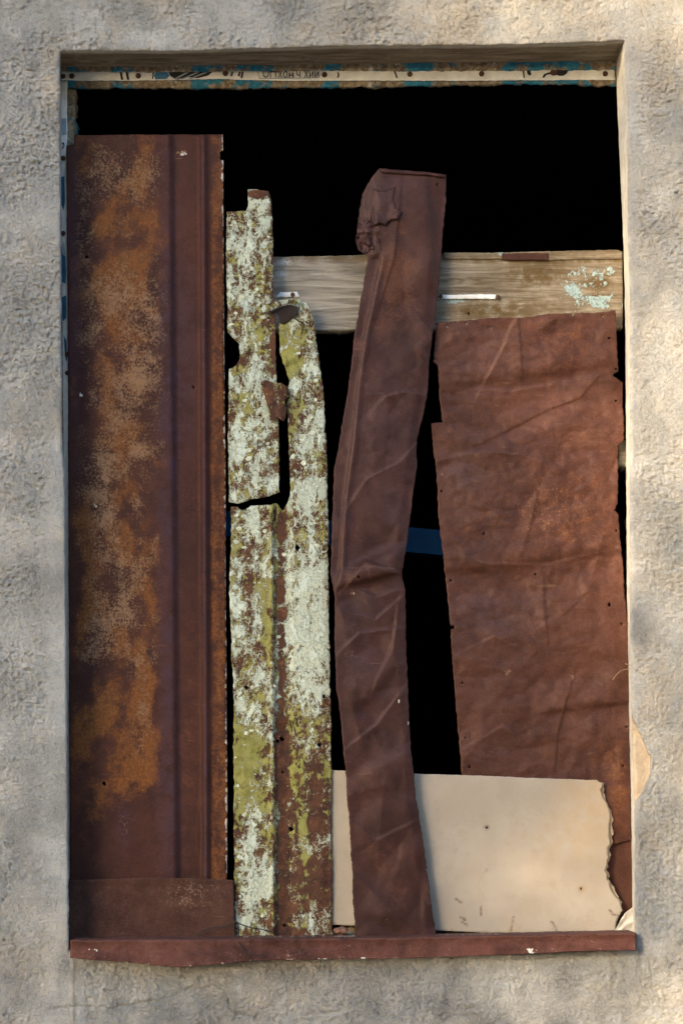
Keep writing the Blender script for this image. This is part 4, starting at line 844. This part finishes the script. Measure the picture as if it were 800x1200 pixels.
# ------------------------------------------------------------------ sill flashing
def sill_obj():
    us = np.linspace(82.5, 745, 300); V = []; Mk = []
    top = np.interp(us, [82, 420, 600, 745], [1102, 1099.5, 1096.5, 1093.5]) + .5 * fbm(us / 40, 0 * us, 601) + .3 * perlin(us / 7, 0 * us + 3, 603)
    bot = np.interp(us, [82, 140, 208, 262, 307, 420, 480, 560, 640, 668, 745], [1123, 1127, 1133.5, 1129.5, 1125.5, 1124, 1123, 1120, 1117, 1115, 1113.5]) + .6 * fbm(us / 25, 0 * us, 605) + .5 * perlin(us / 6, 0 * us + 1, 607)
    out = .010 * np.exp(-((us - 215) / 70) ** 2)                    # lip bends outward where it sags
    prof = []
    for k, t_ in enumerate(np.linspace(0, 1, 9)):                   # back to front along the top
        yb = .114 + (-.016 - .114) * t_
        zz = z0(top) + .0055 * (1 - t_)
        prof.append((yb + 0 * us, zz, 0.0))
    for t_ in np.linspace(.06, 1, 16):
        yf = -.017 - .004 * t_ - out * t_ + .0026 * fbm(us / 22, t_ * 2 + 0 * us, 609) - .0022 * np.abs(fbm(us / 9, t_ * 2.5 + 0 * us, 617)) - .0032 * math.exp(-(t_ / .14) ** 2) - .0030 * math.exp(-((1 - t_) / .10) ** 2) + .0022 * math.exp(-((t_ - .45) / .2) ** 2)
        prof.append((yf, z0(top) + (z0(bot) - z0(top)) * t_, t_))
    # hem turned under
    prof.append((prof[-1][0] + .0035, z0(bot) + .0008, 1.0))
    for yy, zz, t_ in prof:
        xx, _, _ = P(us, 0 * us, -.018)
        V.append(np.stack([xx, yy, zz + .0006 * fbm(us / 12, yy * 60, 611)], 1))
        white = .66 * blob(us, 0 * us + t_, 625, .82, 16, .35) + .48 * sstep(t_ * np.ones_like(us), .82, .97) * (us < 480) * (us > 120) + .6 * blob(us, 0 * us + t_, 110, .5, 14, .12)
        Mk.append(np.stack([.25 + .4 * fbm(us / 40, t_ + 0 * us, 613), .08 + .22 * t_ + .45 * fbm(us / 30, t_ * 2 + 0 * us, 615), .35 * (1 - t_) + 0 * us, white], 1))
    n = len(us); m = len(prof)
    F = np.array([(k * n + i, (k + 1) * n + i, (k + 1) * n + i + 1, k * n + i + 1) for k in range(m - 1) for i in range(n - 1)])
    V = np.concatenate(V); Mk = np.clip(np.concatenate(Mk), 0, 1)
    o = link('sill_flashing', V, F, M['rust_sill'], None, True, Mk)
    so = o.modifiers.new('thickness', 'SOLIDIFY'); so.thickness = .0014; so.offset = -1
    tag(o, 'long rusty red metal sill flashing with a bent drip edge below the window', 'sill')
    return o
sill_obj()

# ------------------------------------------------------------------ small things
wr = empty('wire', tuple(float(q_) for q_ in P(278, 1100, .03)))
tag(wr, 'thin dark wire looping over the sill below the painted metal strip', 'wire')
tube('strand', [tuple(float(q_) for q_ in P(*p_)) for p_ in ((229, 1097, .066), (240, 1090, .062), (254, 1087, .060), (265, 1086, .055), (275, 1081, .048), (279, 1084, .034), (279.5, 1096, .0), (281, 1107, -.022), (288, 1116, -.025), (298, 1119.5, -.026), (312, 1120.5, -.025))], .0011, M['wire'], wr)
tube('strand', [tuple(float(q_) for q_ in P(*p_)) for p_ in ((275, 1081, .048), (292, 1087, .058), (308, 1090, .066), (322, 1094, .07), (334, 1094, .072), (336, 1088, .074))], .0009, M['wire'], wr)
def lump(name, px, py, y, rx, ry, mat, seed):
    bm = bmesh.new(); bmesh.ops.create_icosphere(bm, subdivisions=3, radius=1)
    x_, _, z_ = P(px, py, y)
    V = []
    for q in bm.verts:
        n_ = 1 + .45 * float(fbm(q.co.x * 1.6 + seed, q.co.z * 1.6 + q.co.y, seed))
        V.append((float(x_) + q.co.x * rx * S * n_, y + q.co.y * rx * S * n_ * .8, float(z_) + max(-.8, q.co.z * n_) * ry * S))
    bm.verts.index_update(); F = [[q.index for q in f_.verts] for f_ in bm.faces]; bm.free()
    return link(name, V, F, mat, None, False)
tag(lump('rubble_piece', 400, 1091.5, .045, 9, 5, M['rubble'], 3), 'small reddish brick crumb lying on the sill between the two metal strips', 'rubble')
# loose crumbs and paint flakes along the sill
rnd = random.Random(4); V, F = [], []
for i in range(150):
    px_ = rnd.choice([rnd.uniform(392, 416), rnd.uniform(512, 700), rnd.uniform(512, 600), rnd.uniform(280, 388)]); yy = rnd.uniform(.008, .045); x_ = float(P(px_, 0, yy)[0])
    zt = z0(float(np.interp(px_, [82, 420, 600, 745], [1102, 1099.5, 1096.5, 1093.5]))) + .0055 * (yy + .016) / .13
    s_ = rnd.uniform(.0008, .0028); n0 = len(V)
    for c_ in range(4):
        a = rnd.uniform(0, .8) + c_ * 1.57; V.append((x_ + s_ * math.cos(a) * 1.4, yy + s_ * math.sin(a), zt + .0004))
    V.append((x_, yy, zt + s_ * rnd.uniform(.6, 1.4)))
    F += [(n0, n0 + 1, n0 + 4), (n0 + 1, n0 + 2, n0 + 4), (n0 + 2, n0 + 3, n0 + 4), (n0 + 3, n0, n0 + 4)]
tag(link('crumbs', V, F, M['chips'], None, False), 'dusty crumbs and paint flakes scattered along the sill', 'debris', kind='stuff')
gr_ = empty('dry_grass', tuple(float(q_) for q_ in P(744, 787, .0)))
tag(gr_, 'dry straw stalks caught at the edge of the right jamb', 'dry grass')
for p_ in (((746, 786, .0), (738, 784, .02), (728, 786, .05), (721, 792, .075), (718, 797, .085)), ((747, 785, -.002), (739, 780, .02), (732, 778, .045)), ((746, 785, -.001), (741, 790, .006), (738, 793, .015))):
    tube('stalk', [tuple(float(q_) for q_ in P(*c_)) for c_ in p_], .0007, M['grass'], gr_, 5)

# blue timber rail inside the dark room
p0, p1 = [np.array([float(q_) for q_ in P(150, 603, .75)]), np.array([float(q_) for q_ in P(700, 652, .75)])]
hw = 14.5 * S * (D + .75) / D
V = [tuple(p_ + np.array([0, dy_, dz_])) for p_ in (p0, p1) for dy_, dz_ in ((0, -hw), (0, hw), (.05, hw), (.05, -hw))]
rail = link('blue_rail', V, [(0, 4, 5, 1), (1, 5, 6, 2), (2, 6, 7, 3), (3, 7, 4, 0), (0, 1, 2, 3), (7, 6, 5, 4)], M['bluebar'], None, False)
tag(rail, 'blue painted timber rail glimpsed in the dark room behind the strips', 'rail')

# ------------------------------------------------------------------ tree across the yard that shades the left of the wall
def tree():
    rnd = random.Random(11); rs = np.random.RandomState(11)
    ts = np.array(to_sun[:])
    target = np.array([float(q_) for q_ in P(-1250, 640, 0.0)])
    c = target + ts * 9.5
    root = empty('tree', (c[0], c[1], 0))
    tag(root, 'leafy tree across the yard shading the left of the wall', 'tree')
    tube('trunk', [(c[0] + .1, c[1], -.1), (c[0] - .05, c[1] + .05, 1.2), (c[0] + .08, c[1], 2.4), (c[0], c[1], c[2] + .3)], [.2, .16, .13, .06], M['bark'], root, 10)
    limbs = []
    for i in range(9):
        a = i * 2.4; e = np.array([math.cos(a) * rnd.uniform(.9, 1.7), math.sin(a) * rnd.uniform(.9, 1.7), rnd.uniform(-.4, 1.2)])
        s_ = np.array([c[0], c[1], c[2] - 1.3 + .2 * i]); tube('limb', [s_, s_ + e * .5 + (0, 0, .15), c + e], [.06, .035, .012], M['bark'], root, 6)
    pts = []
    R = np.array([2.05, 2.0, 2.3])
    for i in range(330):                                            # leaf clumps
        d_ = rs.normal(size=3); d_ /= np.linalg.norm(d_); q = c + d_ * R * rs.uniform(.25, 1.0) ** .5
        pts.append((q, rs.uniform(.18, .34), 42))
    for i in range(150):                                             # lighter outer sprays on the house side
        q = np.array([float(q_) for q_ in P(470 - 600 * rs.uniform() ** 1.3, rs.uniform(-300, 1500), 0.)]) + ts * rs.uniform(8.6, 10.4)
        pts.append((q, rs.uniform(.16, .28), 26))
    for hx, hy, n_ in ((775, 110, 20), (790, 170, 12), (780, 290, 14), (640, 765, 14), (560, 810, 12), (785, 620, 14), (790, 760, 18), (770, 880, 16), (780, 1000, 18), (785, 1130, 8), (690, 1150, 8), (600, 1120, 14), (520, 150, 6), (560, 900, 12), (480, 700, 12), (540, 1180, 10)):
        q = np.array([float(q_) for q_ in P(hx, hy, 0.)]) + ts * rs.uniform(8.6, 10.4)
        pts.append((q, .16, n_))
    for i in range(330, len(pts), 3):
        q = pts[i][0]; tube('twig', [c + (q - c) * .35, c + (q - c) * .7 + (0, 0, .1), q], [.03, .016, .004], M['bark'], root, 5, 4)
    cen = np.concatenate([q + rs.normal(size=(n_, 3)) * s_ * .55 for q, s_, n_ in pts])
    n = len(cen); u = rs.normal(size=(n, 3)); u /= np.linalg.norm(u, axis=1)[:, None]
    v = np.cross(u, rs.normal(size=(n, 3))); v /= np.linalg.norm(v, axis=1)[:, None]
    L = rs.uniform(.045, .085, (n, 1)); V = np.stack([cen - u * L, cen + v * L * .5, cen + u * L, cen - v * L * .5], 1).reshape(-1, 3)
    F = np.arange(4 * n).reshape(n, 4)
    link('crown', V, F, M['leaf'], root, False)
tree()

# unseen house added behind the viewer to block the low sky
nb = empty('sky_blocking_house', (6, -14, 0)); tag(nb, 'unseen plain brown house added across the yard to block low sky light', 'house')
box('wall', (-5, -18, -.2), (17, -11, 6.6), M['nb'], nb)
link('roof', [(-5.6, -18.6, 6.6), (17.6, -18.6, 6.6), (17.6, -10.4, 6.6), (-5.6, -10.4, 6.6), (-5.6, -14.5, 8.4), (17.6, -14.5, 8.4)], [(0, 1, 5, 4), (2, 3, 4, 5), (1, 2, 5), (3, 0, 4), (3, 2, 1, 0)], M['roof'], nb, False)
for i in range(6):
    for zz in (1.2, 4.0):
        f_ = box('window', (-3.6 + i * 3.5, -11.03, zz), (-2.2 + i * 3.5, -10.96, zz + 1.5), M['white'], nb)
        box('pane', (-3.5 + i * 3.5, -10.955, zz + .1), (-2.3 + i * 3.5, -10.95, zz + 1.4), M['dark_room'], f_)
